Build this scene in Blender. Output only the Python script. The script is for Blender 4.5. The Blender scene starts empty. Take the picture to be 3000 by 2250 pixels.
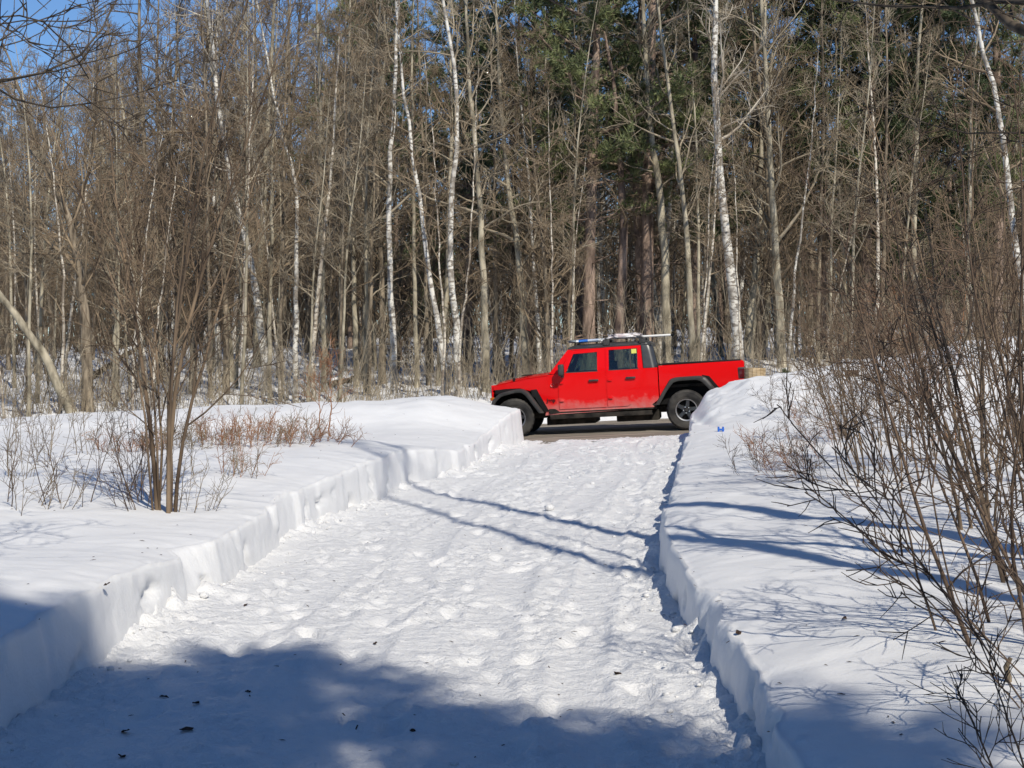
import bpy, bmesh, math, random
import numpy as np
from mathutils import Vector, Matrix

sc = bpy.context.scene
col = sc.collection
R = math.radians

# ------------------------------------------------------------------ camera
CAM_H, FPX, PITCH = 1.86, 4500.0, math.atan(115.0 / 4500.0)   # photograph is 3000 x 2250 px
cam = bpy.data.cameras.new('camera')
cam.sensor_width = 36.0
cam.lens = 36.0 * FPX / 3000.0
cam.clip_start, cam.clip_end = 0.1, 3000.0
cam_ob = bpy.data.objects.new('camera', cam)
col.objects.link(cam_ob)
cam_ob.location = (0, 0, CAM_H)
cam_ob.rotation_euler = (R(90) - PITCH, 0, 0)
sc.camera = cam_ob

# ------------------------------------------------------------------ light
SUN_EL, SUN_AZ = R(44), R(24)          # sun stands behind the camera, a little to the right
to_sun = Vector((math.sin(SUN_AZ) * math.cos(SUN_EL), -math.cos(SUN_AZ) * math.cos(SUN_EL), math.sin(SUN_EL)))
world = bpy.data.worlds.new('World')
sc.world = world
world.use_nodes = True
nt = world.node_tree
bg = nt.nodes['Background']
sky = nt.nodes.new('ShaderNodeTexSky')
sky.sky_type = 'NISHITA'
sky.sun_disc = False
sky.sun_elevation = SUN_EL
sky.sun_rotation = math.pi - SUN_AZ
sky.altitude = 1500
sky.air_density = 1.0
sky.dust_density = 0.0
sky.ozone_density = 2.5
tint = nt.nodes.new('ShaderNodeMixRGB')
tint.blend_type = 'MULTIPLY'
tint.inputs[0].default_value = 1.0
tint.inputs[2].default_value = (0.75, 0.95, 1.15, 1)
nt.links.new(sky.outputs['Color'], tint.inputs[1])
nt.links.new(tint.outputs[0], bg.inputs['Color'])
bg.inputs['Strength'].default_value = 0.10
sun = bpy.data.lights.new('sun', 'SUN')
sun.energy = 4.3
sun.angle = R(0.53)
sun.color = (1.0, 0.93, 0.80)
sun_ob = bpy.data.objects.new('sun', sun)
col.objects.link(sun_ob)
sun_ob.rotation_euler = (-to_sun).to_track_quat('-Z', 'Y').to_euler()
sc.view_settings.view_transform = 'Standard'
sc.view_settings.look = 'None'
sc.view_settings.exposure = 0.0
sc.view_settings.gamma = 1.0
sc.view_settings.use_curve_mapping = False
sc.cycles.max_bounces = 5
sc.cycles.diffuse_bounces = 2
sc.cycles.glossy_bounces = 3
sc.cycles.transmission_bounces = 4
sc.cycles.transparent_max_bounces = 8
sc.cycles.adaptive_threshold = 0.02
sc.cycles.use_denoising = True
sc.cycles.denoiser = 'OPENIMAGEDENOISE'
sc.cycles.denoising_input_passes = 'RGB_ALBEDO_NORMAL'

# ------------------------------------------------------------------ helpers
def at(x, y, Y):
    """world point seen at photograph pixel (x, y) at distance Y in front of the camera"""
    cp, sp = math.cos(PITCH), math.sin(PITCH)
    v = Vector((x - 1500.0, FPX * cp + (1125.0 - y) * sp, -FPX * sp + (1125.0 - y) * cp))
    v *= Y / v.y
    return Vector((v.x, v.y, v.z + CAM_H))

def put(o, parent=None):
    col.objects.link(o)
    if parent is not None:
        o.parent = parent
    return o

def tag(o, label=None, cat=None, group=None, kind=None):
    if label: o['label'] = label
    if cat: o['category'] = cat
    if group: o['group'] = group
    if kind: o['kind'] = kind
    return o

def empty(name, loc=(0, 0, 0), rot=(0, 0, 0)):
    o = bpy.data.objects.new(name, None)
    o.empty_display_size = 0.2
    o.location = loc
    o.rotation_euler = rot
    return put(o)

def mesh_from(name, verts, faces, smooth=False, angle=None):
    me = bpy.data.meshes.new(name)
    if isinstance(faces, np.ndarray):
        verts = np.asarray(verts, np.float32)
        n, k = faces.shape
        me.vertices.add(len(verts)); me.vertices.foreach_set('co', verts.ravel())
        me.loops.add(n * k); me.loops.foreach_set('vertex_index', faces.astype(np.int32).ravel())
        me.polygons.add(n)
        me.polygons.foreach_set('loop_start', np.arange(0, n * k, k, dtype=np.int32))
        me.update(calc_edges=True)
        me.validate()
    else:
        me.from_pydata([tuple(v) for v in verts], [], faces)
        me.update()
    if smooth:
        me.polygons.foreach_set('use_smooth', np.ones(len(me.polygons), bool))
        if angle: me.set_sharp_from_angle(angle=R(angle))
    return me

def obj(name, me, mat=None, parent=None):
    if mat is not None and not me.materials:
        me.materials.append(mat)
    return put(bpy.data.objects.new(name, me), parent)

# vectorised gradient noise, fbm and cell noise
_rs = np.random.RandomState(7)
_perm = np.concatenate([_rs.permutation(256)] * 3)
_ga = _rs.rand(256) * 2 * np.pi
_gx, _gy = np.cos(_ga), np.sin(_ga)
def noise2(x, y):
    x = np.asarray(x, float) + 1000.5; y = np.asarray(y, float) + 1000.5
    xi = np.floor(x).astype(int); yi = np.floor(y).astype(int)
    xf, yf = x - xi, y - yi
    u = xf * xf * xf * (xf * (xf * 6 - 15) + 10); v = yf * yf * yf * (yf * (yf * 6 - 15) + 10)
    def g(ix, iy, dx, dy):
        h = _perm[_perm[ix & 255] + (iy & 255)]
        return _gx[h] * dx + _gy[h] * dy
    a = g(xi, yi, xf, yf); b = g(xi + 1, yi, xf - 1, yf)
    c = g(xi, yi + 1, xf, yf - 1); d = g(xi + 1, yi + 1, xf - 1, yf - 1)
    return ((a + (b - a) * u) + ((c + (d - c) * u) - (a + (b - a) * u)) * v) * 1.5
def fbm(x, y, oct=4, gain=0.5):
    s, a, f = 0, 1.0, 1.0
    for i in range(oct):
        s = s + a * noise2(np.asarray(x) * f + i * 17.3, np.asarray(y) * f - i * 9.1); a *= gain; f *= 2.03
    return s
def cells(x, y):
    """distance to the nearest of scattered cell points and that cell's own random number"""
    x = np.asarray(x, float) + 1000; y = np.asarray(y, float) + 1000
    xi = np.floor(x).astype(int); yi = np.floor(y).astype(int)
    best = np.full(x.shape, 9.0); idv = np.zeros(x.shape)
    for i in (-1, 0, 1):
        for j in (-1, 0, 1):
            h = _perm[_perm[(xi + i) & 255] + ((yi + j) & 255)]
            h2 = _perm[h + 31]
            d = np.hypot(xi + i + h / 255.0 - x, yi + j + h2 / 255.0 - y)
            m = d < best
            best = np.where(m, d, best); idv = np.where(m, _perm[h + 77] / 255.0, idv)
    return best, idv
def sstep(a, b, x):
    t = np.clip((np.asarray(x, float) - a) / (b - a), 0, 1)
    return t * t * (3 - 2 * t)

# ------------------------------------------------------------------ materials
def new_mat(name):
    m = bpy.data.materials.new(name)
    m.use_nodes = True
    n = m.node_tree
    return m, n, n.nodes['Principled BSDF']
def nd(n, t, **kw):
    x = n.nodes.new(t)
    for k, v in kw.items():
        if k in x.inputs: x.inputs[k].default_value = v
        else: setattr(x, k, v)
    return x
def plain(name, c, rough=0.6, metal=0.0, spec=0.5, coat=0.0):
    m, n, b = new_mat(name)
    b.inputs['Base Color'].default_value = (*c, 1)
    b.inputs['Roughness'].default_value = rough
    b.inputs['Metallic'].default_value = metal
    b.inputs['Specular IOR Level'].default_value = spec
    b.inputs['Coat Weight'].default_value = coat
    b.inputs['Coat Roughness'].default_value = 0.05
    return m
def mottled(name, c1, c2, scale=8.0, stretch=(1, 1, 1), rough=0.85, bump=0.0, contrast=(0.35, 0.65), detail=4.0, spec=0.2):
    m, n, b = new_mat(name)
    tc = nd(n, 'ShaderNodeTexCoord'); mp = nd(n, 'ShaderNodeMapping'); mp.inputs['Scale'].default_value = stretch
    tx = nd(n, 'ShaderNodeTexNoise', Scale=scale, Detail=detail)
    rp = nd(n, 'ShaderNodeValToRGB')
    rp.color_ramp.elements[0].position, rp.color_ramp.elements[1].position = contrast
    rp.color_ramp.elements[0].color = (*c1, 1); rp.color_ramp.elements[1].color = (*c2, 1)
    L = n.links.new
    L(tc.outputs['Object'], mp.inputs['Vector']); L(mp.outputs['Vector'], tx.inputs['Vector'])
    L(tx.outputs['Fac'], rp.inputs['Fac']); L(rp.outputs['Color'], b.inputs['Base Color'])
    b.inputs['Roughness'].default_value = rough
    b.inputs['Specular IOR Level'].default_value = spec
    if bump:
        bp = nd(n, 'ShaderNodeBump', Strength=bump, Distance=0.02)
        L(tx.outputs['Fac'], bp.inputs['Height']); L(bp.outputs['Normal'], b.inputs['Normal'])
    return m

def snow_mat(name, grain=60.0, strength=0.25, fine=0.012):
    m, n, b = new_mat(name)
    tc = nd(n, 'ShaderNodeTexCoord')
    a = nd(n, 'ShaderNodeTexNoise', Scale=grain, Detail=5.0, Roughness=0.62)
    c = nd(n, 'ShaderNodeTexNoise', Scale=grain * 0.16, Detail=4.0)
    ad = nd(n, 'ShaderNodeMath', operation='MULTIPLY_ADD'); ad.inputs[1].default_value = 2.0
    bp = nd(n, 'ShaderNodeBump', Strength=strength, Distance=fine)
    rp = nd(n, 'ShaderNodeValToRGB')
    rp.color_ramp.elements[0].color = (0.72, 0.725, 0.735, 1); rp.color_ramp.elements[1].color = (0.79, 0.79, 0.795, 1)
    L = n.links.new
    L(tc.outputs['Object'], a.inputs['Vector']); L(tc.outputs['Object'], c.inputs['Vector'])
    L(c.outputs['Fac'], ad.inputs[0]); L(a.outputs['Fac'], ad.inputs[2])
    L(ad.outputs[0], bp.inputs['Height']); L(bp.outputs['Normal'], b.inputs['Normal'])
    L(c.outputs['Fac'], rp.inputs['Fac']); L(rp.outputs['Color'], b.inputs['Base Color'])
    b.inputs['Roughness'].default_value = 0.55
    b.inputs['Specular IOR Level'].default_value = 0.25
    return m
M = {}
M['snow'] = snow_mat('snow_smooth', 38, 0.35, 0.010)
M['snow_rough'] = snow_mat('snow_trampled', 46, 0.85, 0.020)
M['snow_far'] = snow_mat('snow_forest', 12, 0.4, 0.05)
M['road'] = mottled('salted_asphalt', (0.14, 0.12, 0.098), (0.34, 0.295, 0.24), 2.2, (0.25, 1.6, 1), 0.9, 0.3, (0.3, 0.7), 8)
def birch_mat(name, white, mark):
    m, n, b = new_mat(name)
    L = n.links.new
    tc = nd(n, 'ShaderNodeTexCoord')
    mp = nd(n, 'ShaderNodeMapping'); mp.inputs['Scale'].default_value = (7, 7, 15)
    t1 = nd(n, 'ShaderNodeTexNoise', Scale=1.0, Detail=3.0)
    mp2 = nd(n, 'ShaderNodeMapping'); mp2.inputs['Scale'].default_value = (4, 4, 2.2)
    t2 = nd(n, 'ShaderNodeTexNoise', Scale=1.0, Detail=3.0)
    r1 = nd(n, 'ShaderNodeValToRGB'); r1.color_ramp.elements[0].position = 0.41; r1.color_ramp.elements[1].position = 0.49
    r2 = nd(n, 'ShaderNodeValToRGB'); r2.color_ramp.elements[0].position = 0.38; r2.color_ramp.elements[1].position = 0.56
    mul = nd(n, 'ShaderNodeMath', operation='MULTIPLY')
    mx = nd(n, 'ShaderNodeMixRGB'); mx.inputs[1].default_value = (*mark, 1); mx.inputs[2].default_value = (*white, 1)
    L(tc.outputs['Object'], mp.inputs['Vector']); L(mp.outputs['Vector'], t1.inputs['Vector'])
    L(tc.outputs['Object'], mp2.inputs['Vector']); L(mp2.outputs['Vector'], t2.inputs['Vector'])
    L(t1.outputs['Fac'], r1.inputs['Fac']); L(t2.outputs['Fac'], r2.inputs['Fac'])
    L(r1.outputs['Color'], mul.inputs[0]); L(r2.outputs['Color'], mul.inputs[1])
    L(mul.outputs[0], mx.inputs[0]); L(mx.outputs[0], b.inputs['Base Color'])
    b.inputs['Roughness'].default_value = 0.7
    return m
M['birch'] = birch_mat('birch_bark', (0.74, 0.71, 0.64), (0.24, 0.21, 0.175))
M['sapling'] = birch_mat('pale_sapling_bark', (0.66, 0.60, 0.50), (0.20, 0.16, 0.12))
M['aspen'] = mottled('grey_green_bark', (0.135, 0.117, 0.085), (0.50, 0.445, 0.335), 5, (1, 1, 0.35), 0.9, 0.5)
M['bark'] = mottled('grey_brown_bark', (0.075, 0.059, 0.044), (0.34, 0.28, 0.205), 9, (1, 1, 0.22), 0.95, 0.6)
M['dark_bark'] = mottled('dark_bark', (0.035, 0.028, 0.022), (0.12, 0.095, 0.07), 9, (1, 1, 0.2), 0.95, 0.6)
M['pine_bark'] = mottled('pine_bark', (0.11, 0.08, 0.065), (0.42, 0.31, 0.245), 7, (1, 1, 0.25), 0.95, 0.8)
M['twig'] = mottled('brown_twigs', (0.125, 0.092, 0.062), (0.36, 0.28, 0.19), 1.3, (1, 1, 1), 0.9)
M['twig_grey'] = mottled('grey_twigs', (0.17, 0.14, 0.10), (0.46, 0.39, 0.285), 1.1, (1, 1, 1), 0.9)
M['twig_shaded'] = mottled('depth_shaded_twigs', (0.085, 0.064, 0.045), (0.22, 0.168, 0.115), 1.2, (1, 1, 1), 0.9)  # back twigs darker than front ones: depth shade of the wood put into colour
M['twig_pale'] = mottled('pale_limbs', (0.30, 0.25, 0.19), (0.58, 0.52, 0.43), 1.6, (1, 1, 1), 0.85)
M['shrub'] = mottled('shrub_stems', (0.110, 0.083, 0.055), (0.297, 0.237, 0.165), 6, (1, 1, 0.3), 0.85, 0.3)
M['shrub_dark'] = mottled('dark_shrub_stems', (0.05, 0.034, 0.026), (0.165, 0.115, 0.082), 6, (1, 1, 0.3), 0.8)
M['shrub_brown'] = mottled('red_brown_stems', (0.062, 0.043, 0.031), (0.25, 0.182, 0.122), 5, (1, 1, 0.3), 0.85, 0.3)
M['shrub_red'] = mottled('russet_stems', (0.20, 0.085, 0.045), (0.40, 0.22, 0.12), 3, (1, 1, 0.5), 0.85)
M['needles'] = mottled('pine_needles', (0.085, 0.105, 0.048), (0.25, 0.28, 0.125), 0.9, (1, 1, 1), 0.7)
M['needles_dark'] = mottled('dark_needles', (0.065, 0.09, 0.048), (0.19, 0.225, 0.11), 0.9, (1, 1, 1), 0.7)
# ------------------------------------------------------------------ terrain
LFY = [-8, 5, 9.1, 9.8, 10.4, 11.06, 11.6, 12.6, 15.2, 17.9, 20.2, 21.4, 22.7, 26.7, 29.0, 30.4]
LFX = [-2.3, -2.4, -2.43, -2.42, -2.36, -2.33, -2.20, -2.18, -2.12, -1.68, -1.38, -1.10, -0.72, -0.40, 0.12, 0.36]
RFY = [-8, 5, 6, 7, 8, 8.7, 9.7, 10.4, 11, 11.8, 12.5, 14.2, 16.9, 20.2, 23.25, 27, 29, 30.4]
RFX = [.95, .97, 1.0, 1.11, 1.09, 1.11, 1.15, 1.15, 1.17, 1.18, 1.19, 1.36, 1.76, 2.18, 2.6, 3.1, 3.35, 3.55]
_yy = np.linspace(-8, 31, 800)
def _smooth(ys, xs, h):
    k = np.exp(-np.linspace(-2, 2, 2 * h + 1) ** 2); k /= k.sum()
    return np.convolve(np.pad(np.interp(_yy, ys, xs), h, mode='edge'), k, mode='valid')
_lx, _rx = _smooth(LFY, LFX, 18), _smooth(RFY, RFX, 6)
def XL(Y): return np.interp(Y, _yy, _lx)
def XR(Y): return np.interp(Y, _yy, _rx)
def WL(Y): return np.interp(Y, [-8, 8, 9.8, 11.06, 12.6, 15.2, 17.9, 20, 21.4, 22.7, 26.7, 28.5, 30], [.44, .42, .40, .34, .35, .40, .47, .44, .38, .28, .31, .58, .63])
def WR(Y): return np.interp(Y, [-8, 6, 8, 10, 13, 17, 22, 26, 28, 30], [.27, .27, .29, .32, .34, .35, .40, .46, .55, .55])
def road_z(X): return 0.0496 * 14 * np.tanh(np.asarray(X, float) / 14) - 0.033
def road_near(X): return 29.95 - 0.09 * np.asarray(X, float)
ROAD_W = 6.4
def tilt(X, Y): return road_z(X) * sstep(21, 29.5, Y)

def left_z(X, Y):
    d = np.maximum(XL(Y) - X, 0)
    z = WL(Y) + 0.13 * (1 - np.exp(-d / 0.9)) + 0.05 * fbm(X * .45, Y * .45, 3) * sstep(0, 1.5, d) + 0.016 * fbm(X * 1.8, Y * 1.1, 3) + 0.010 * (1 - np.abs(fbm(X * .9 + 2, Y * 2.6, 3))) ** 2
    z = z + 0.10 * np.exp(-((X + 3.2) / 1.6) ** 2 - ((Y - 21.5) / 2.2) ** 2) - 0.10 * sstep(22.5, 25.5, Y) * sstep(0.5, 3, d)
    ridge = 0.93 + 0.052 * np.maximum(X, -13) + 0.06 * fbm(X * .8, Y * .8 + 40, 4)
    w = np.where(Y < 28.4, np.exp(-((Y - 28.4) / 1.5) ** 2), 1.0) * sstep(0.15, 1.7, d)
    z = z * (1 - w) + ridge * w
    w2 = sstep(0.0, 0.32, Y - (road_near(X) - 0.42 + 0.12 * fbm(X * 1.5, X * 0 + 3, 3)))
    return z * (1 - w2) + (road_z(X) - 0.12) * w2

def right_z(X, Y):
    d = np.maximum(X - XR(Y), 0)
    z = WR(Y) + 0.15 * (1 - np.exp(-d / 0.8)) + 0.02 * d + 0.06 * fbm(X * .5 + 30, Y * .4, 3) * sstep(0, 1.2, d) + 0.016 * fbm(X * 1.6 + 9, Y * 1.2, 3) + 0.010 * (1 - np.abs(fbm(X * .9 + 5, Y * 2.6, 3))) ** 2
    mound = np.interp(X - 0.03 * (28 - Y), [3.2, 3.35, 3.75, 4.2, 4.6, 5.4, 7.6, 9.2, 14, 30], [.50, .74, .97, 1.19, 1.25, 1.36, 1.74, 2.05, 2.4, 2.6])
    mound = mound + 0.07 * fbm(X * 1.1, Y * 1.1, 4) + 0.035 * fbm(X * 4, Y * 4, 3)
    w = np.where(Y < 28.2, np.exp(-((Y - 28.2) / (2.3 + 0.15 * np.maximum(X - 4, 0))) ** 2), 1.0)
    w = w * sstep(0.0, 0.35, d)
    z = z * (1 - w) + mound * w
    w2 = sstep(0.0, 0.45, Y - (road_near(X) - 0.75 + 0.15 * fbm(X * 1.2, X * 0 + 8, 3)))
    return z * (1 - w2) + (road_z(X) - 0.12) * w2

_frs = np.random.RandomState(21)
_prints = np.column_stack([_frs.uniform(-2.0, 2.6, 420), _frs.uniform(4, 29, 420), _frs.uniform(-.5, .5, 420), _frs.uniform(.018, .045, 420)])
def drive_z(X, Y):
    wx, wy = X + 0.12 * fbm(X * 2.1, Y * 2.1, 2), Y + 0.15 * fbm(X * 1.7 + 8, Y * 1.9, 2)
    z = 0.022 * fbm(X * 1.1, Y * 0.8, 3)
    pack = sstep(-0.45, 0.35, fbm(X * 0.9 + 4, Y * 0.55, 2))          # packed against churned snow
    rid = 1 - np.abs(fbm(wx * 2.6, wy * 3.4, 3, 0.5))                 # sharp crested clods
    rid2 = 1 - np.abs(fbm(wx * 6.5 + 5, wy * 8.5, 3, 0.5))
    z = z + (0.007 + 0.016 * pack) * (rid ** 2 - .6) + (0.006 + 0.015 * pack) * (rid2 ** 2 - .6) + (0.004 + 0.007 * pack) * fbm(wx * 15, wy * 12, 3)
    # worn tyre tracks curving out to the road
    c = 0.5 * (XL(Y) + XR(Y))
    for off, wd in ((-0.98, .20), (0.62, .20), (-0.42, .16), (1.12, .16)):
        t = (X - c - off - 0.16 * np.sin(Y * .28 + off * 3)) / wd
        m = np.exp(-t ** 4) * sstep(-0.3, 0.2, fbm(X * 0.8 + off * 9, Y * 0.25, 2) + 0.2)
        edge = np.exp(-((np.abs(t) - 1.15) / .22) ** 2) * sstep(-0.3, 0.2, fbm(X * 0.8 + off * 9, Y * 0.25, 2) + 0.2)
        z = z * (1 - 0.8 * m) - 0.020 * m + 0.010 * edge + m * 0.004 * np.sin(Y * 38 + 6 * np.abs(t))
    # crumbs of snow lying on the lane
    d, i = cells(wx * 6.3, wy * 6.3)
    z = z + np.where(i > 0.95, np.sqrt(np.maximum(0.08 * i - d * d, 0)) * 0.05, 0)
    d, i = cells(X * 14 + 5, Y * 14)
    z = z + np.where(i > 0.86, np.sqrt(np.maximum(0.09 - d * d, 0)) * 0.035, 0)
    # slumped crumbs along the feet of both cut walls
    for dist, ph in ((X - XL(Y), 0.0), (XR(Y) - X, 50.0)):
        a = np.clip(0.45 + 1.0 * fbm(Y * 0.7 + ph, Y * 0 + ph, 3), 0.05, 1.2)
        s = np.exp(-np.maximum(dist, 0) / (0.05 + 0.15 * a))
        d, i = cells(wx * 7 + ph, wy * 7)
        z = z + s * a * (0.07 + 0.08 * np.maximum(0, 0.6 - d) * (i > .4) + 0.05 * fbm(X * 6, Y * 6, 3))
    return z + tilt(X, Y)

def grid_mesh(name, Xg, Yg, Zg, mat, kind='structure', smooth=True):
    n, m = Xg.shape
    v = np.stack([Xg, Yg, Zg], -1).reshape(-1, 3)
    i = np.arange(n * m).reshape(n, m)
    f = np.stack([i[:-1, :-1], i[:-1, 1:], i[1:, 1:], i[1:, :-1]], -1).reshape(-1, 4)
    o = obj(name, mesh_from(name, v, f, smooth), mat)
    return tag(o, kind=kind)

# trampled lane: columns follow the lane so both edges stay fine
ys = np.concatenate([np.arange(-6, 4, .15), np.arange(4, 14, .034), np.arange(14, 30.6, .06)])
us = np.linspace(0, 1, 165)
Yg = np.repeat(ys[:, None], len(us), 1)
Xg = XL(Yg) - 0.12 + us[None, :] * (XR(Yg) - XL(Yg) + 0.24)
Zg = drive_z(Xg, Yg)
foot = np.zeros_like(Zg)
for fx, fy, fa, fd in _prints:
    m = (np.abs(Yg[:, 0] - fy) < 0.4)
    if not m.any(): continue
    dx, dy = Xg[m] - fx, Yg[m] - fy
    ca, sa = math.cos(fa), math.sin(fa)
    q = ((dx * ca - dy * sa) / 0.065) ** 2 + ((dx * sa + dy * ca) / 0.15) ** 2
    foot[m] += -fd * np.exp(-q ** 2) + 0.15 * fd * np.exp(-(np.sqrt(q) - 1.5) ** 2 / 0.08)
Zg = Zg + foot
# lane breaks up into the road edge
e = sstep(-0.25, 0.15, Yg - (road_near(Xg) - 0.02 + 0.10 * fbm(Xg * 3, Yg * 0, 3)))
Zg = Zg * (1 - e) + (road_z(Xg) - 0.06) * e
driveway = grid_mesh('snow_driveway', Xg, Yg, Zg, M['snow_rough'])

def bank(name, side):
    ys = np.concatenate([np.arange(-6, 5, .12), np.arange(5, 16, .045), np.arange(16, 30.9, .065)])
    ws = np.linspace(0, 1, 13)
    ds = np.concatenate([np.linspace(0.015, 0.6, 18), 0.6 + np.cumsum(np.full(24, .1)), 3.0 + np.cumsum(0.12 * 1.07 ** np.arange(46))])
    n = len(ws) + len(ds)
    Yg = np.repeat(ys[:, None], n, 1)
    fx = (XL if side < 0 else XR)(ys)
    zf = left_z if side < 0 else right_z
    ph = 0 if side < 0 else 70
    # cut face: shovel facets, vertical scars, crumbled bites
    cuts = np.cumsum(np.random.RandomState(40 + ph).uniform(.35, 1.1, 80)) - 8          # straight shovel cuts of uneven length
    ci = np.searchsorted(cuts, ys); rc = np.random.RandomState(41 + ph)
    c_off, c_ang = rc.uniform(-.022, .022, 90), rc.uniform(-.07, .07, 90)
    facet = c_off[ci] + c_ang[ci] * (ys - cuts[np.clip(ci, 0, 79)] + .35)
    facet = np.convolve(np.pad(facet, 1, mode='edge'), [.2, .6, .2], mode='valid')
    Xg = np.zeros_like(Yg); Zg = np.zeros_like(Yg)
    crest_off = 0.03 + 0.05 * np.abs(noise2(ys * 1.1 + ph, ys * 0 + 11))
    bite = np.clip(fbm(ys * 1.5 + ph, ys * 0 + 2, 4) - 0.5, 0, 1) * 0.2
    xc = fx + side * (crest_off + facet + bite)
    zc = zf(xc, ys)
    z0 = tilt(fx, ys) - 0.08
    for k, s in enumerate(ws):
        rough = 0.010 * fbm(ys * 1.3 + ph, ys * 0 + s * 1.4, 3) + 0.005 * fbm(ys * 9 + ph, ys * 0 + s * 3.5, 3)
        chip = np.clip(fbm(ys * 2.2 + ph * 2, ys * 0 + s * 1.6 + 7, 4) - 0.42, 0, 1) * 0.16
        env = math.sin(math.pi * min(1, s * 0.9 + 0.1)) * 0.9 + 0.1
        Xg[:, k] = fx + side * ((crest_off + bite * s) * s ** 1.4 + facet + (rough + chip) * env + 0.012 * max(0, (s - .85) / .15) ** 2)
        Zg[:, k] = z0 + (zc - z0) * s - (0.02 * max(0, (s - 0.9) / 0.1) ** 2) * 0
    base = Xg[:, len(ws) - 1].copy()
    for j, d in enumerate(ds):
        k = len(ws) + j
        Xg[:, k] = base + side * d
        Zg[:, k] = zf(Xg[:, k], ys) - 0.012 * math.exp(-d / 0.04)
    # ragged lip crumbs
    lip = np.exp(-np.concatenate([np.full(len(ws), 9.0), ds])[None, :] / 0.12)
    dd, ii = cells(Xg * 8 + ph, Yg * 8)
    Zg += lip * np.where(ii > 0.8, np.maximum(0.35 - dd, 0) * 0.10, 0)
    if side > 0: Xg, Yg, Zg = Xg, Yg, Zg
    else: Xg, Yg, Zg = Xg[:, ::-1], Yg[:, ::-1], Zg[:, ::-1]
    return grid_mesh(name, Xg, Yg, Zg, M['snow'])
bank('snow_bank_left', -1)
bank('snow_bank_right', 1)

# salted road running past the end of the lane
xs = np.concatenate([np.arange(-70, -6, 1.0), np.arange(-6, 10, .12), np.arange(10, 70, 1.0)])
vs = np.linspace(-0.8, ROAD_W + 1.6, 60)
Xg = np.repeat(xs[None, :], len(vs), 0)
Yg = road_near(Xg) + vs[:, None]
Zg = road_z(Xg) + 0.03 * np.exp(-((vs[:, None] - 3.2) / 3) ** 2) + 0.006 * fbm(Xg * 1.2, Yg * 2, 3)
grid_mesh('road', Xg, Yg, Zg - 0.02, M['road'])

# forest floor under snow, one sheet to the horizon
def floor_z(X, Y):
    v = Y - (road_near(X) + ROAD_W)
    rz = road_z(X)
    bankz = 0.55 + 0.12 * fbm(X * .6, Y * .6, 4)
    z = rz + sstep(-0.1, 0.9, v) * bankz
    z = z + np.clip(v - 1.5, 0, 50) * 0.034 + 0.28 * fbm(X * .16, Y * .16, 4) * sstep(1, 8, v) + 0.6 * fbm(X * .03, Y * .03, 2) * sstep(5, 30, v)
    return z + 0.25 * sstep(6, 22, v) * sstep(4, -14, X) 
ysf = np.concatenate([36.0 + np.arange(0, 8, .12), 44 + np.cumsum(.2 * 1.035 ** np.arange(100)), [260, 400, 800, 1600]])
ts = np.concatenate([[-6, -2.5, -1.2], np.linspace(-.75, .75, 330), [1.2, 2.5, 6]])
Yb = np.repeat(ysf[:, None], len(ts), 1)
Xg = Yb * 0.55 * ts[None, :]
Yg = Yb - 0.09 * np.clip(Xg, -40, 40)
grid_mesh('forest_floor', Xg, Yg, floor_z(Xg, Yg) - 0.08 * sstep(36.6, 36.0, Yb) - 0.0, M['snow_far'])
# snow ground beside and behind the camera
xs = np.concatenate([np.linspace(-90, -15, 20), np.linspace(-15, 15, 61), np.linspace(15, 90, 20)])
ysb = np.concatenate([np.linspace(-90, -8, 24), np.linspace(-6, 29.6, 60)])
Xg = np.repeat(xs[None, :], len(ysb), 0); Yg = np.repeat(ysb[:, None], len(xs), 1)
def under(X, Y):
    d = np.maximum(XL(Y) - X, X - XR(Y))
    near = np.where(X < 0, left_z(X, Y), right_z(X, Y))
    return np.where(d < 0.8, -0.5, near - 0.15)
grid_mesh('snow_field', Xg, Yg, under(Xg, Yg), M['snow'])

def ground_z(X, Y):
    if Y > float(road_near(X)) + ROAD_W - 0.2: return float(floor_z(np.array(X), np.array(Y)))
    if Y > float(road_near(X)) - 0.2: return float(road_z(X))
    if X < float(XL(Y)): return float(left_z(np.array(X), np.array(Y)))
    if X > float(XR(Y)): return float(right_z(np.array(X), np.array(Y)))
    return float(drive_z(np.array([X]), np.array([Y]))[0])
def ground_zs(X, Y):
    """ground height for arrays"""
    X, Y = np.asarray(X, float), np.asarray(Y, float)
    rn = road_near(X)
    z = np.where(X < XL(Y), left_z(X, Y), np.where(X > XR(Y), right_z(X, Y), tilt(X, Y) + 0.02))
    z = np.where(Y > rn - 0.2, road_z(X), z)
    return np.where(Y > rn + ROAD_W - 0.2, floor_z(X, Y), z)
def ground_at(x, y):
    """first point of the ground seen at photograph pixel (x, y)"""
    Y = 4.0 * 1.0025 ** np.arange(1100)
    a = at(x, y, 1.0)
    X, Z = a.x * Y, CAM_H + (a.z - CAM_H) * Y
    i = int(np.argmax(Z <= ground_zs(X, Y)))
    p = Vector((X[i], Y[i], 0)); p.z = ground_z(p.x, p.y)
    return p
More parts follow.
